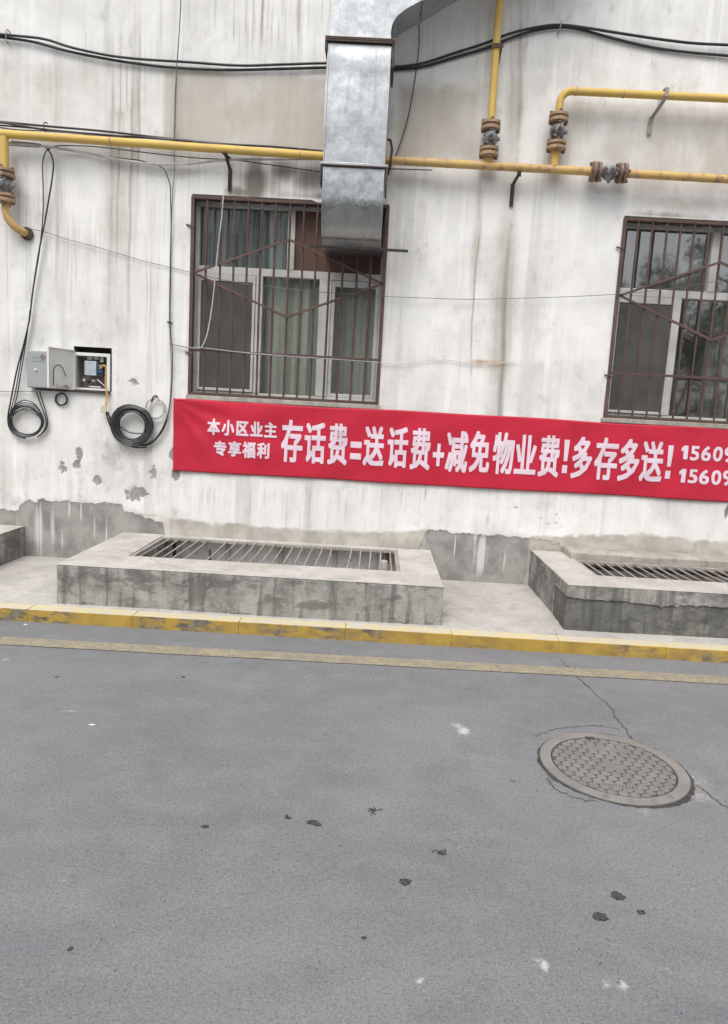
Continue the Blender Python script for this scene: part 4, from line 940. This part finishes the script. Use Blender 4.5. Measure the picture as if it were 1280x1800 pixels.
# coils
def coil(cx, cy, loops, mat, label, name='cable_coil', r=.0062, y=-.03, extra=None, jit=.006, cat='cable coil'):
    c = W(cx, cy); m = MB()
    for (rx_, rz_, ox, oz, dy) in loops:
        a0 = random.random()*6
        pts = [(c.x+ox+rx_*math.cos(a0+2*math.pi*k/20)+random.uniform(-jit, jit)*.3, y-dy+random.uniform(-.003, .003), c.z+oz+rz_*math.sin(a0+2*math.pi*k/20)+random.uniform(-jit, jit)*.3) for k in range(20)]
        m.tube(spline(pts, 3, True), r, 6, closed=True)
    for e in extra or []: m.tube(spline([W(p[0], p[1], y) for p in e], 6), r, 6)
    return tag(m.build(name, mat), label, cat)
coil(50, 738, [(.135, .130, 0, .01, 0), (.130, .118, .0, -.010, .008), (.142, .125, 0, -.012, .014), (.137, .112, .002, -.03, .02), (.125, .115, .006, -.022, .004), (.146, .128, .002, -.005, .01), (.128, .15, .004, .012, .012)], 'cable',
     'left coil of thin black cable hanging under the closed grey cabinet', r=.0048, extra=[[(64, 687), (68, 700), (75, 720), (81, 738), (80, 752), (70, 766)], [(70, 687), (73, 700), (80, 722), (84, 742), (80, 756), (66, 768)]])
lp = []
for k in range(22):
    rr = random.uniform(.125, .172); lp.append((rr, rr*random.uniform(.93, 1.0), random.uniform(-.012, .012), random.uniform(-.012, .012), random.uniform(-.012, .035)))
for k in range(4): lp.append((.11+.01*k, .115+.008*k, random.uniform(-.01, .02), random.uniform(-.01, .01), 0))
coil(237, 748, lp, 'cable', 'thick dense coil of black cable on the wall left of the banner', r=.0065, y=-.045,
     extra=[[(190, 724), (194, 740), (200, 757), (212, 772), (232, 782), (262, 781), (284, 760), (294, 738)], [(186, 722), (190, 738), (198, 756), (214, 776), (235, 786), (258, 786)], [(212, 750), (228, 760), (250, 762), (268, 760)]])
coil(276, 718, [(.080, .082, 0, 0, 0), (.086, .084, .003, -.004, .008), (.076, .080, -.004, .004, .012)], 'cable_pale', 'small pale wire coil beside the dense black coil', r=.0048, extra=[[(262, 718), (268, 706), (276, 697), (280, 705)]])
p = W(275, 698); tag(MB().tube(spline([(p.x-.03, -.03, p.z-.04), (p.x-.01, -.05, p.z), (p.x+.012, -.03, p.z+.01), (p.x+.022, -.035, p.z-.012)], 4), .006, 6).build('cable_tie', 'rubber'), 'black tie at the top of the small pale coil', 'cable tie')
coil(109, 702, [(.050, .050, 0, 0, 0), (.046, .048, .003, .002, .004)], 'cable', 'small black cable ring on the wall just under the cabinets', r=.006, y=-.012)

# ------------------------------------------------------------------ cabinets
c1 = thing('closed_cabinet', 'closed grey steel cabinet with a small red knot emblem, left of the open one', 'cabinet', (-2.75, -.05, 1.53))
a, b = -2.905, -2.60
MB().box(a, b, -.07, 0.01, 1.535, 1.835).build('cabinet_body', 'cabinet', c1, .004)
MB().box(a+.004, b-.004, -.080, -.072, 1.540, 1.830).build('door', 'cabinet', c1, .003)
kn = c1.children[-1]
m = MB(); p = W(63, 650, -.08); m.lathe((p.x, -.080, p.z), (0, -1, 0), [(0, .011), (.006, .011), (.010, .009), (.012, .004)], 12); m.build('lock', 'white', kn)
# knot emblem: interlaced loops drawn in narrow bars, and two rows of fine strokes below
p = W(75, 628, -.0815); m = MB(); s_ = .0105
for i in (-1, 0, 1):
    m.bar((p.x+i*s_-1.6*s_*.7, -.0815, p.z-1.6*s_*.7-i*s_), (p.x+i*s_+1.6*s_*.7, -.0815, p.z+1.6*s_*.7-i*s_), .0034, .001)
    m.bar((p.x+i*s_-1.6*s_*.7, -.0822, p.z+1.6*s_*.7+i*s_), (p.x+i*s_+1.6*s_*.7, -.0822, p.z-1.6*s_*.7+i*s_), .0034, .001)
for sx, sz in ((-1, 0), (1, 0), (0, -1), (0, 1)):
    m.lathe((p.x+sx*2.0*s_, -.0810, p.z+sz*1.7*s_), (0, -1, 0), [(0, .0062), (.001, .0062)], 10)
m.build('emblem', 'logo', kn)
m = MB()
q = W(59, 628, -.081)
for i in range(5): m.box(q.x-.010+i*.008, q.x-.0045+i*.008, -.0815, -.0805, q.z-.006, q.z+.002)
q = W(66, 634, -.081)
for i in range(11): m.box(q.x-.045+i*.0095, q.x-.0385+i*.0095, -.0815, -.0805, q.z-.008, q.z-.001)
m.build('fine_print', 'print', kn)
c2 = thing('open_cabinet', 'open wiring box let into the wall with its door swung left', 'cabinet', (-2.39, 0, 1.535))
x0, x1, z0, z1 = NICHE; zt = z1-.048
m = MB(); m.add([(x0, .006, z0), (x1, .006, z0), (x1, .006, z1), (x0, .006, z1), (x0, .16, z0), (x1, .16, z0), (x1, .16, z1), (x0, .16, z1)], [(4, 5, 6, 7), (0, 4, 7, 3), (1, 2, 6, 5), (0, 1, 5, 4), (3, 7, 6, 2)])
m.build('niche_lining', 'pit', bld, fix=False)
m = MB(); rect_frame(m, x0+.008, x1-.010, z0+.004, zt, .026, -.012, .006, wb=.016, wl=.014); m.build('box_frame', 'cabinet_in', c2, .002)
m = MB(); bx0, bx1, bz0, bz1 = x0+.022, x1-.036, z0+.02, zt-.026
m.box(bx0, bx0+.004, .006, .13, bz0, bz1); m.box(bx1-.004, bx1, .006, .13, bz0, bz1); m.box(bx0+.004, bx1-.004, .006, .13, bz1-.004, bz1); m.box(bx0+.004, bx1-.004, .006, .13, bz0, bz0+.004); m.box(bx0+.004, bx1-.004, .122, .13, bz0+.004, bz1-.004)
m.build('box_body', 'grate', c2)
# door: hinged on the left, opened about 107 degrees
th = R(73); hx = x0+.006; Lw = .30
Md = Matrix.Translation((hx, -.014, 0)) @ Matrix.Rotation(0, 4, 'Z')
dirv = Vector((-math.cos(th), -math.sin(th), 0)); nv = Vector((math.sin(th), -math.cos(th), 0))     # nv points to the camera side
MR = Matrix(((dirv.x, nv.x, 0, hx), (dirv.y, nv.y, 0, -.014), (0, 0, 1, 0), (0, 0, 0, 1)))
dz0, dz1 = z0+.004, z1-.035
m = MB(); m.box(.004, Lw, -.002, .002, dz0, dz1, MR); m.box(Lw-.004, Lw, .002, .016, dz0, dz1, MR); m.box(.004, Lw-.004, .002, .016, dz1-.004, dz1, MR); m.box(.004, Lw-.004, .002, .016, dz0, dz0+.004, MR); m.box(.004, .008, .002, .016, dz0+.004, dz1-.004, MR)
dr = m.build('door', 'cabinet_in', c2); dr['label'] = 'pale inner side of the swung-open door'
m = MB(); pts = [(.255, .02, dz0+.02), (.255, .022, dz0+.12), (.245, .024, dz0+.165), (.205, .026, dz0+.185), (.165, .024, dz0+.17), (.135, .022, dz0+.13), (.115, .02, dz0+.10)]
m.tube(spline([MR @ Vector(q) for q in pts], 5), .004, 6); m.build('shadow_hook', 'rubber', dr)  # dark wire hook modelled in place of a shadow on the door
m = MB()
for zz in (dz0+.06, dz1-.09): m.tube([(hx, -.012, zz), (hx, -.012, zz+.035)], .005, 8)
m.build('hinge', 'grate', c2)
m = MB(); q = MR @ Vector((.16, .008, dz0+.016)); m.box(.05, .20, .004, .014, dz0+.004, dz0+.012, MR); m.box(.09, .12, .004, .018, dz0+.006, dz0+.03, MR); m.build('latch', 'grate', dr)
# contents
def cbx(px0, px1, py0, py1, y0, y1, name, mat, bev=.002):
    p = W((px0+px1)/2, (py0+py1)/2, y0); q = W(px1, (py0+py1)/2, y0); hw = abs(q.x-p.x); hh_ = abs(W((px0+px1)/2, py0, y0).z-p.z)
    return MB().box(p.x-hw, p.x+hw, y0, y1, p.z-hh_, p.z+hh_).build(name, mat, c2, bev)
cbx(148.5, 169, 634.5, 660, -.004, .05, 'meter_box', 'meter', .004)
cbx(146, 150, 636, 661, .012, .05, 'meter_bracket', 'rubber')
cbx(171.5, 180, 641, 650, .01, .05, 'connector', 'blue'); cbx(171.5, 180, 651.5, 656, .01, .05, 'connector', 'blue'); cbx(172, 182, 657.5, 662, .015, .05, 'connector', 'rubber')
cbx(153, 162, 626, 632, .03, .05, 'terminal', 'cabinet_in'); cbx(164.5, 173, 626, 632, .03, .05, 'terminal', 'white'); cbx(175.5, 182, 627.5, 637, .03, .05, 'terminal', 'white')
cbx(156, 177, 678.8, 681.2, .01, .05, 'terminal_strip', 'white')
for (cx_, cy_, rr) in ((147.5, 668, .012), (154, 671, .010), (164, 669, .013)):
    p = W(cx_, cy_, .05); MB().lathe((p.x, .05, p.z), (0, 1, 0), [(0, rr*.5), (0.002, rr), (.03, rr)], 12).build('cable_gland', 'cabinet_in' if rr > .011 else 'rubber', c2)
m = MB()
for k in range(7):
    o = random.uniform(-1, 1); s2_ = random.uniform(-2, 2)
    m.tube(spline([W(176+o, 643+k, .005), W(183+o, 641+abs(s2_), -.005), W(187+s2_*.6, 648, -.008), W(186+s2_*.5, 660, -.012), W(186+s2_*.6, 675, -.012), W(187+s2_*.4, 688, -.03)], 5), .0035, 5)
m.build('patch_cords', 'orange', c2)
m = MB(); m.tube([W(171, 667, .0), W(178, 673, -.006), W(186, 680, -.012)], .0036, 6); m.build('fibre_tail', 'white', c2)
tailw = MB()
for k in range(4):
    s2_ = random.uniform(-1.5, 1.5); tailw.tube(spline([W(187+s2_*.6, 688, -.03), W(188+s2_*1.6, 696, -.035), W(187+s2_*2.2, 706, -.035), W(185+s2_, 714, -.035)], 5), .003, 5)
tag(tailw.build('cord_tail', 'orange'), 'yellowish cords hanging out of the open box down to the paper tag', 'cord')
p = W(182.5, 719.5, -.05); Mt = Matrix.Translation(p) @ Matrix.Rotation(R(14), 4, 'Y')
tag(MB().box(-.023, .023, -.004, .004, -.034, .034, Mt).build('paper_tag', 'tag', None, .002), 'cream tag hanging below the open box on its cords', 'tag')
cable('coil_tail', [(187, 724), (192, 731), (196, 742), (199, 756)], .008, 'cable', 'thick black cable end running from the cream tag into the dense coil', y=-.045)
# dark strip standing in for the shadow gap under both cabinets
MB().box(-2.86, -2.235, -.022, .0, 1.517, 1.532).build('shadow_gap_strip', 'iron', c2, .002)

# ------------------------------------------------------------------ banner
ban = thing('banner', 'long red cloth banner with pale Chinese slogan stretched along the wall', 'banner', (.6, -.02, .91))
BX0, BX1, BZ0, BZ1 = -1.703, 4.3, .909, 1.512
def ripple(x, z):
    u = x-BX0; v = (z-BZ0)/(BZ1-BZ0)
    d = .0045*math.sin(u*3.1+v*2.2)+.003*math.sin(u*7.7-v*5)+.0022*math.sin(u*14+v*9)*math.sin(v*3.1)
    # tension folds fanning from the top left corner
    dx, dz = x-BX0, BZ1-z; ang = math.atan2(dz, dx+.03); rad = math.hypot(dx, dz)
    d += .0060*math.sin(ang*15)*math.exp(-((rad-.45)/.5)**2)+.004*math.sin((x*1.3-z*2.4)*6.3)*math.sin(v*3.1)
    for xc in (-.35, 1.0, 1.9, 2.6): d += .004*math.exp(-((x-xc-.5*(z-1.2))/.04)**2)*math.sin(v*3.14)
    return min(-.008, -.017-d)
m = MB(); nx, nz = 420, 30
zofs = lambda x: .004*math.sin(x*2.3)+.003*math.sin(x*5.1+1)
vs = []; fs = []
for i in range(nx+1):
    for j in range(nz+1):
        x = BX0+(BX1-BX0)*i/nx; z = BZ0+(BZ1-BZ0)*j/nz; vs.append((x, ripple(x, z), z+zofs(x)*(1 if j > nz/2 else -.6)))
for i in range(nx):
    for j in range(nz): a = i*(nz+1)+j; fs.append((a, a+nz+1, a+nz+2, a+1))
cloth = m.add(vs, fs).build('cloth', 'banner', ban, fix=False)
sol = cloth.modifiers.new('thickness', 'SOLIDIFY'); sol.thickness = .0015; sol.offset = 1
m = MB()
for z in (BZ0+.012, BZ1-.012): m.tube([(BX0+(BX1-BX0)*i/120, ripple(BX0+(BX1-BX0)*i/120, z)-.0005, z+zofs(BX0+(BX1-BX0)*i/120)*(1 if z > 1.2 else -.6)) for i in range(121)], .0022, 5)
m.build('hem', 'banner', ban)
# glyph meshes from the built-in font; strokes thickened by laying shifted copies together
glyph_cache = {}
def glyph(ch):
    if ch == '1': return [(.42, 0), (1., 0), (1., 1.), (.55, 1.), (.0, .80), (.0, .62), (.42, .72)], [(0, 1, 2, 3, 6), (3, 4, 5, 6)]
    if ch not in glyph_cache:
        cu = bpy.data.curves.new('glyph', 'FONT'); cu.body = ch; cu.size = 1; cu.extrude = 0; cu.resolution_u = 3
        o = bpy.data.objects.new('glyph', cu); COL.objects.link(o); bpy.context.view_layer.update()
        me = bpy.data.meshes.new_from_object(o.evaluated_get(bpy.context.evaluated_depsgraph_get()))
        V = [(v.co.x, v.co.y) for v in me.vertices]; Fc = [tuple(p.vertices) for p in me.polygons]
        bpy.data.objects.remove(o); bpy.data.curves.remove(cu); bpy.data.meshes.remove(me)
        xs = [v[0] for v in V]; ys = [v[1] for v in V]; a, b, c, d = min(xs), max(xs), min(ys), max(ys)
        glyph_cache[ch] = ([((x-a)/(b-a), (y-c)/(d-c)) for x, y in V], Fc)
    return glyph_cache[ch]
def write(m, ch, px0, py0, px1, py1, bold, boldz=None, n=8, shear=0.):
    """fit a glyph into the box whose centre line runs px0..px1 and py0..py1 on the cloth"""
    xm, ym = (px0+px1)/2, (py0+py1)/2
    xa, xb = W(px0, ym, -.03).x, W(px1, ym, -.03).x; zb, za = W(xm, py0, -.03).z, W(xm, py1, -.03).z
    boldz = bold if boldz is None else boldz
    V, Fc = glyph(ch); offs = [(0, 0), (1, 1), (-1, 1), (1, -1), (-1, -1), (0, 1), (0, -1), (1, 0), (-1, 0)]
    xa += bold; xb -= bold; za += boldz; zb -= boldz
    for k, (ox, oz) in enumerate(offs):
        vs = []
        for u, v in V:
            x = xa+(xb-xa)*u+ox*bold; z = za+(zb-za)*v+oz*boldz
            vs.append((x, ripple(x, z)-.0042-.00025*k, z))
        m.add(vs, Fc)
def letters(name, items, bold, boldz):
    m = MB()
    for it in items: write(m, *it, bold, boldz)
    m.build(name, 'lettering', ban, smooth=False, fix=False)
c6 = lambda x, y: (300+x/2.56, 680+y/2.56)
c7 = lambda x, y: (780+x/2.56, 700+y/2.56)
def it(ch, c, xa, ya, xb, yb):
    a = c(xa, ya); b = c(xb, yb); return (ch, a[0], a[1], b[0], b[1])
letters('heading_lettering', [it('本', c6, 165, 143, 222, 217), it('小', c6, 230, 150, 287, 220), it('区', c6, 296, 155, 350, 221), it('业', c6, 358, 157, 414, 224), it('主', c6, 420, 160, 478, 229),
        it('专', c6, 194, 243, 250, 310), it('享', c6, 258, 245, 317, 314), it('福', c6, 322, 247, 382, 321), it('利', c6, 388, 252, 444, 323)], .0045, .0045)
letters('slogan_lettering', [it('存', c6, 497, 148, 594, 340), it('话', c6, 602, 160, 697, 346), it('费', c6, 708, 165, 796, 352), it('=', c6, 808, 247, 858, 327), it('送', c6, 868, 177, 962, 358),
        it('话', c6, 976, 180, 1068, 364), it('费', c6, 1080, 186, 1170, 374), it('+', c6, 1180, 256, 1231, 357), it('减', c7, 10, 147, 110, 335), it('免', c7, 118, 148, 209, 335), it('物', c7, 222, 154, 318, 343),
        it('业', c7, 322, 165, 420, 343), it('费', c7, 430, 167, 524, 356), it('多', c7, 580, 173, 670, 364), it('存', c7, 681, 177, 785, 369), it('多', c7, 790, 183, 882, 376), it('送', c7, 887, 193, 990, 378)], .0062, .0075)
# exclamation marks as two bevel-free strokes each
m = MB()
for (xa, ya, xb, yb) in ((536, 187, 566, 338), (1000, 212, 1032, 363)):
    p = W(*c7((xa+xb)/2+4, ya), -.03); q = W(*c7((xa+xb)/2-3, yb), -.03); xm = (p.x+q.x)/2; H_ = p.z-q.z
    for (s0, s1, w0, w1_) in ((0, .24*1, .021, .021), (.36, 1., .015, .022)):
        za, zb = q.z+H_*s0, q.z+H_*s1; vs = []
        for k in range(7):
            z = za+(zb-za)*k/6; w_ = w0+(w1_-w0)*k/6
            for s_ in (-1, 1): x = xm+s_*w_; vs.append((x, ripple(x, z)-.0045, z))
        m.add(vs, [(2*k, 2*k+1, 2*k+3, 2*k+2) for k in range(6)])
m.build('exclamation_mark', 'lettering', ban, smooth=False)
for row in ([it('1', c7, 1070, 213, 1100, 275), it('5', c7, 1111, 215, 1152, 281), it('6', c7, 1161, 216, 1206, 284), it('0', c7, 1214, 218, 1258, 286), it('9', c7, 1264, 220, 1310, 290)],
        [it('1', c7, 1060, 318, 1090, 380), it('5', c7, 1102, 320, 1144, 384), it('6', c7, 1150, 322, 1196, 388), it('0', c7, 1205, 324, 1250, 391), it('9', c7, 1256, 325, 1302, 395)]):
    letters('phone_number_lettering', row, .0045, .004)

# ------------------------------------------------------------------ manhole
MX, MY, MRr = 1.1245, -2.9465, .316
mh = thing('manhole_cover', 'round cast iron manhole cover with a studded face and flat rim', 'manhole cover', (MX, MY, 0))
def annulus(m, r0, r1, z, zb, n=64):
    vs = []; fs = []
    for k in range(n):
        a = 2*math.pi*k/n; c, s_ = math.cos(a), math.sin(a)
        vs += [(MX+r0*c, MY+r0*s_, zb), (MX+r0*c, MY+r0*s_, z), (MX+r1*c, MY+r1*s_, z), (MX+r1*c, MY+r1*s_, zb)]
    for k in range(n):
        a = 4*k; b = 4*((k+1) % n)
        for j in range(3): fs.append((a+j, b+j, b+j+1, a+j+1))
    m.add(vs, fs)
def blot(cx, cy, r0, jit, z, n, name, mat, parent, label=None):
    vs = [(cx, cy, z)]; ph_ = random.random()*6
    for k in range(n):
        a = 2*math.pi*k/n; rr = r0*(1+jit*(random.random()-.5)+jit*.5*math.sin(3*a+ph_)); vs.append((cx+rr*math.cos(a), cy+rr*math.sin(a), z))
    m = MB(); m.add(vs, [(0, k+1, (k+1) % n+1) for k in range(n)]); return m.build(name, mat, parent, smooth=False)
blot(MX+.003, MY-.002, MRr+.012, .035, .0024, 90, 'joint', 'castdark', mh)
m = MB(); annulus(m, MRr-.050, MRr-.001, .0095, .001); rg = m.build('rim', 'castring', mh, .0025)
m = MB(); annulus(m, .001, MRr-.054, .0045, .001); lid = m.build('lid', 'castgap', mh)
m = MB(); ang = R(-8); ca, sa = math.cos(ang), math.sin(ang); P_ = .0455
for i in range(-7, 8):
    for j in range(-7, 8):
        u = (i+(.5 if j % 2 else 0))*P_; v = j*P_*.866
        if math.hypot(u, v) > MRr-.056 or math.hypot(u, v) < .020: continue
        if -.09 < u < .08 and -.19 < v < -.17: continue
        if -.08 < u < .08 and .14 < v < .17: continue
        n6 = 6; vs = []
        for (rr, zz) in ((.0246, .0042), (.0222, .0070)):
            for k in range(n6):
                a = math.pi/6+2*math.pi*k/n6+.28; x, y = u+rr*math.cos(a)*(1.0 if k % 2 else .86), v+rr*math.sin(a)*(1. if k % 2 else .86)
                hy = math.hypot(x, y)
                if hy > MRr-.058: x *= (MRr-.058)/hy; y *= (MRr-.058)/hy
                vs.append((MX+x*ca-y*sa, MY+x*sa+y*ca, zz))
        m.add(vs, [tuple(range(6, 12))]+[(k, (k+1) % 6, 6+(k+1) % 6, 6+k) for k in range(6)])
st = m.build('raised_studs', 'cast', lid); st['kind'] = 'stuff'
m = MB()
for (u0, u1, v0, v1) in ((-.085, .075, -.196, -.165), (-.085, .085, .135, .178)):
    cs = [(u0, v0), (u1, v0), (u1, v1), (u0, v1)]
    vs = [(MX+u*ca-v*sa, MY+u*sa+v*ca, z) for z in (.0044, .0068) for u, v in cs]; m.add(vs, [(4, 5, 6, 7), (0, 1, 5, 4), (1, 2, 6, 5), (2, 3, 7, 6), (3, 0, 4, 7)])
m.lathe((MX, MY, .0044), (0, 0, 1), [(0, .036), (.0032, .034)], 28); m.build('name_plate', 'cast', lid)
m = MB()
for k in range(11):
    u = -.075+.0135*k; v = -.181; cs = [(u, v-.008), (u+.004, v-.008), (u+.004, v+.008), (u, v+.008)]
    vs = [(MX+a_*ca-b_*sa, MY+a_*sa+b_*ca, .0076) for a_, b_ in cs]; m.add(vs, [(0, 1, 2, 3)])
m.build('plate_strokes', 'castdark', lid, smooth=False)
for px, py in ((1037, 1300), ):
    p = G(px, py); MB().box(p.x-.022, p.x+.022, p.y-.014, p.y+.010, .0098, .0104).build('lifting_slot', 'castdark', rg)
for px, py in ((1065, 1404), (1108, 1412), (1150, 1412), (1177, 1404)):
    p = G(px, py); MB().box(p.x-.014, p.x+.014, p.y-.016, p.y+.016, .0097, .0100).build('rim_mark', 'cast', rg)

# ------------------------------------------------------------------ litter on the road
def clod(px, py, rx_, ry_, h, label, name='mud_clod', mat='clod', rot=0):
    p = G(px, py); bm = bmesh.new(); bmesh.ops.create_icosphere(bm, subdivisions=3, radius=1)
    sd0 = random.random()*50
    from mathutils import noise
    for v in bm.verts:
        k = 1+.55*noise.noise(Vector((v.co.x*1.7+sd0, v.co.y*1.7, v.co.z)))+.3*noise.noise(v.co*5+Vector((sd0, 0, 0)))
        x, y = v.co.x*rx_*k, v.co.y*ry_*k; c, s_ = math.cos(rot), math.sin(rot)
        v.co = Vector((p.x+x*c-y*s_, p.y+x*s_+y*c, max(.0006, v.co.z*h*k)))
    me = bpy.data.meshes.new(name); bm.to_mesh(me); bm.free(); me.materials.append(MT[mat]); o = bpy.data.objects.new(name, me); COL.objects.link(o)
    return tag(o, label, 'debris')
clod(1055, 1612, .022, .018, .006, 'darkest flat clod of dried mud on the road below the manhole')
clod(1085, 1575, .023, .017, .004, 'dark flat clod on the road, between the manhole and the darkest clod')
clod(712, 1550, .017, .016, .005, 'small round dark clod alone on the middle of the road')
clod(552, 1447, .026, .014, .008, 'ragged dark clump on the road left of centre', rot=-.3)
clod(360, 1453, .014, .010, .006, 'small dark pebble-like clod on the left half of the road')
clod(124, 1668, .007, .007, .004, 'tiny dark clod at the lower left of the road')
clod(1127, 1604, .013, .010, .0015, 'faint flat clod right of the darkest one')
clod(322, 1190, .010, .010, .003, 'tiny dark speck of mud just beyond the yellow line at left')
clod(100, 1190, .012, .008, .003, 'small dark crumb near the yellow line at the far left')
clod(640, 1649, .007, .006, .004, 'tiny crumb low in the middle of the road')
def sprig(px, py, label, s_=1.):
    p = G(px, py); m = MB()
    for k in range(9):
        a = random.random()*6.3; L = random.uniform(.012, .026)*s_; o = Vector((random.uniform(-.006, .006), random.uniform(-.006, .006), 0))
        a0 = p+o; m.tube(spline([a0+Vector((0, 0, .002)), a0+Vector((math.cos(a)*L*.5, math.sin(a)*L*.5, .006*random.random()+.002)), a0+Vector((math.cos(a+.5)*L, math.sin(a+.5)*L, .002))], 3), .0014, 5)
    return tag(m.build('dry_twig', 'clod'), label, 'twig')
sprig(658, 1426, 'small dry curled twig on the road beyond the centre', 1.2); sprig(772, 1500, 'dry star-shaped twig on the road left of the manhole', 1.1); sprig(505, 1438+0, 'wisps of dry straw beside the ragged dark clump', .6)
clod(45/1.+0, 1098, .012, .008, .004, 'white paper scrap beside the kerb at far left', 'paper_scrap', 'white'); clod(162, 1274, .012, .006, .003, 'small white scrap on the left of the road', 'paper_scrap', 'white')

# ------------------------------------------------------------------ trees behind the photographer (seen in the window glass)
def tree(x, y, h, r, seed, label):
    rd = random.Random(seed); t = thing('street_tree', label, 'tree', (x, y, 0), 'trees across the road')
    m = MB(); m.tube(spline([(x, y, -.1), (x+.05, y, h*.25), (x-.05, y+.05, h*.5), (x, y, h*.8)], 4), [.16-.11*i/12 for i in range(13)], 8)
    tips = []
    for k in range(9):
        a = rd.random()*6.3; z = h*rd.uniform(.25, .6); L = r*rd.uniform(.5, .9); e = Vector((x+math.cos(a)*L, y+math.sin(a)*L, z+h*.2)); tips.append(e)
        m.tube(spline([(x, y, z), (x+math.cos(a)*L*.5, y+math.sin(a)*L*.5, z+h*.08), e], 3), [.06-.006*i for i in range(7)], 6)
    m.build('trunk', 'bark', t)
    cl = [e+Vector((rd.uniform(-.3, .3), rd.uniform(-.3, .3), rd.uniform(-.2, .5))) for e in tips]+[Vector((x+rd.uniform(-r, r)*.7, y+rd.uniform(-r, r)*.7, h*rd.uniform(.3, 1))) for _ in range(26)]
    vs = []; fs = []
    for c in cl:
        cr = rd.uniform(.4, .8)
        for _ in range(330):
            d = Vector((rd.gauss(0, 1), rd.gauss(0, 1), rd.gauss(0, .8))).normalized()*cr*rd.random()**.5; p = c+d
            u = Vector((rd.gauss(0, 1), rd.gauss(0, 1), rd.gauss(0, 1))).normalized(); v = u.orthogonal().normalized(); s_ = rd.uniform(.035, .065); k = len(vs)
            vs += [tuple(p+u*s_), tuple(p+v*s_*.5), tuple(p-u*s_), tuple(p-v*s_*.5)]; fs.append((k, k+1, k+2, k+3))
    o = MB().add(vs, fs).build('crown', 'leaf', t, smooth=False, fix=False); o['kind'] = 'stuff'
ob = thing('reflection_block', 'plain grey block added across the road as a backdrop for window reflections', 'building', (-7, -27, 0))  # unseen block added to give the panes an even grey reflection
MB().box(-23, 9.2, -31, -25, 0, 8.4).build('wall', 'ledge', ob); MB().box(-23.2, 9.4, -31.2, -24.8, 8.4, 8.6).build('roof', 'slab', ob)
for fl in range(3):
    for k in range(10): MB().box(-21.5+k*3.1, -19.9+k*3.1, -25.02, -24.9, .9+fl*2.7, 2.4+fl*2.7).build('window', 'glass_dark', ob)
for i, (x, y, h, r, lab) in enumerate([(8.6, -15, 6.6, 2.2, 'leafy tree across the road, rightmost of the row'), (13.6, -17, 9.5, 2.8, 'tall leafy tree across the road, far right'), (4.2, -18, 8.0, 2.6, 'leafy tree across the road in the middle of the row'), (-3.5, -17, 7.5, 2.4, 'leafy tree across the road behind the photographer at left')]):
    tree(x, y, h, r, 30+i, lab)

for o in list(bpy.data.objects):
    if o.type == 'MESH' and o.data.users and o.name.startswith('glyph'): bpy.data.objects.remove(o)
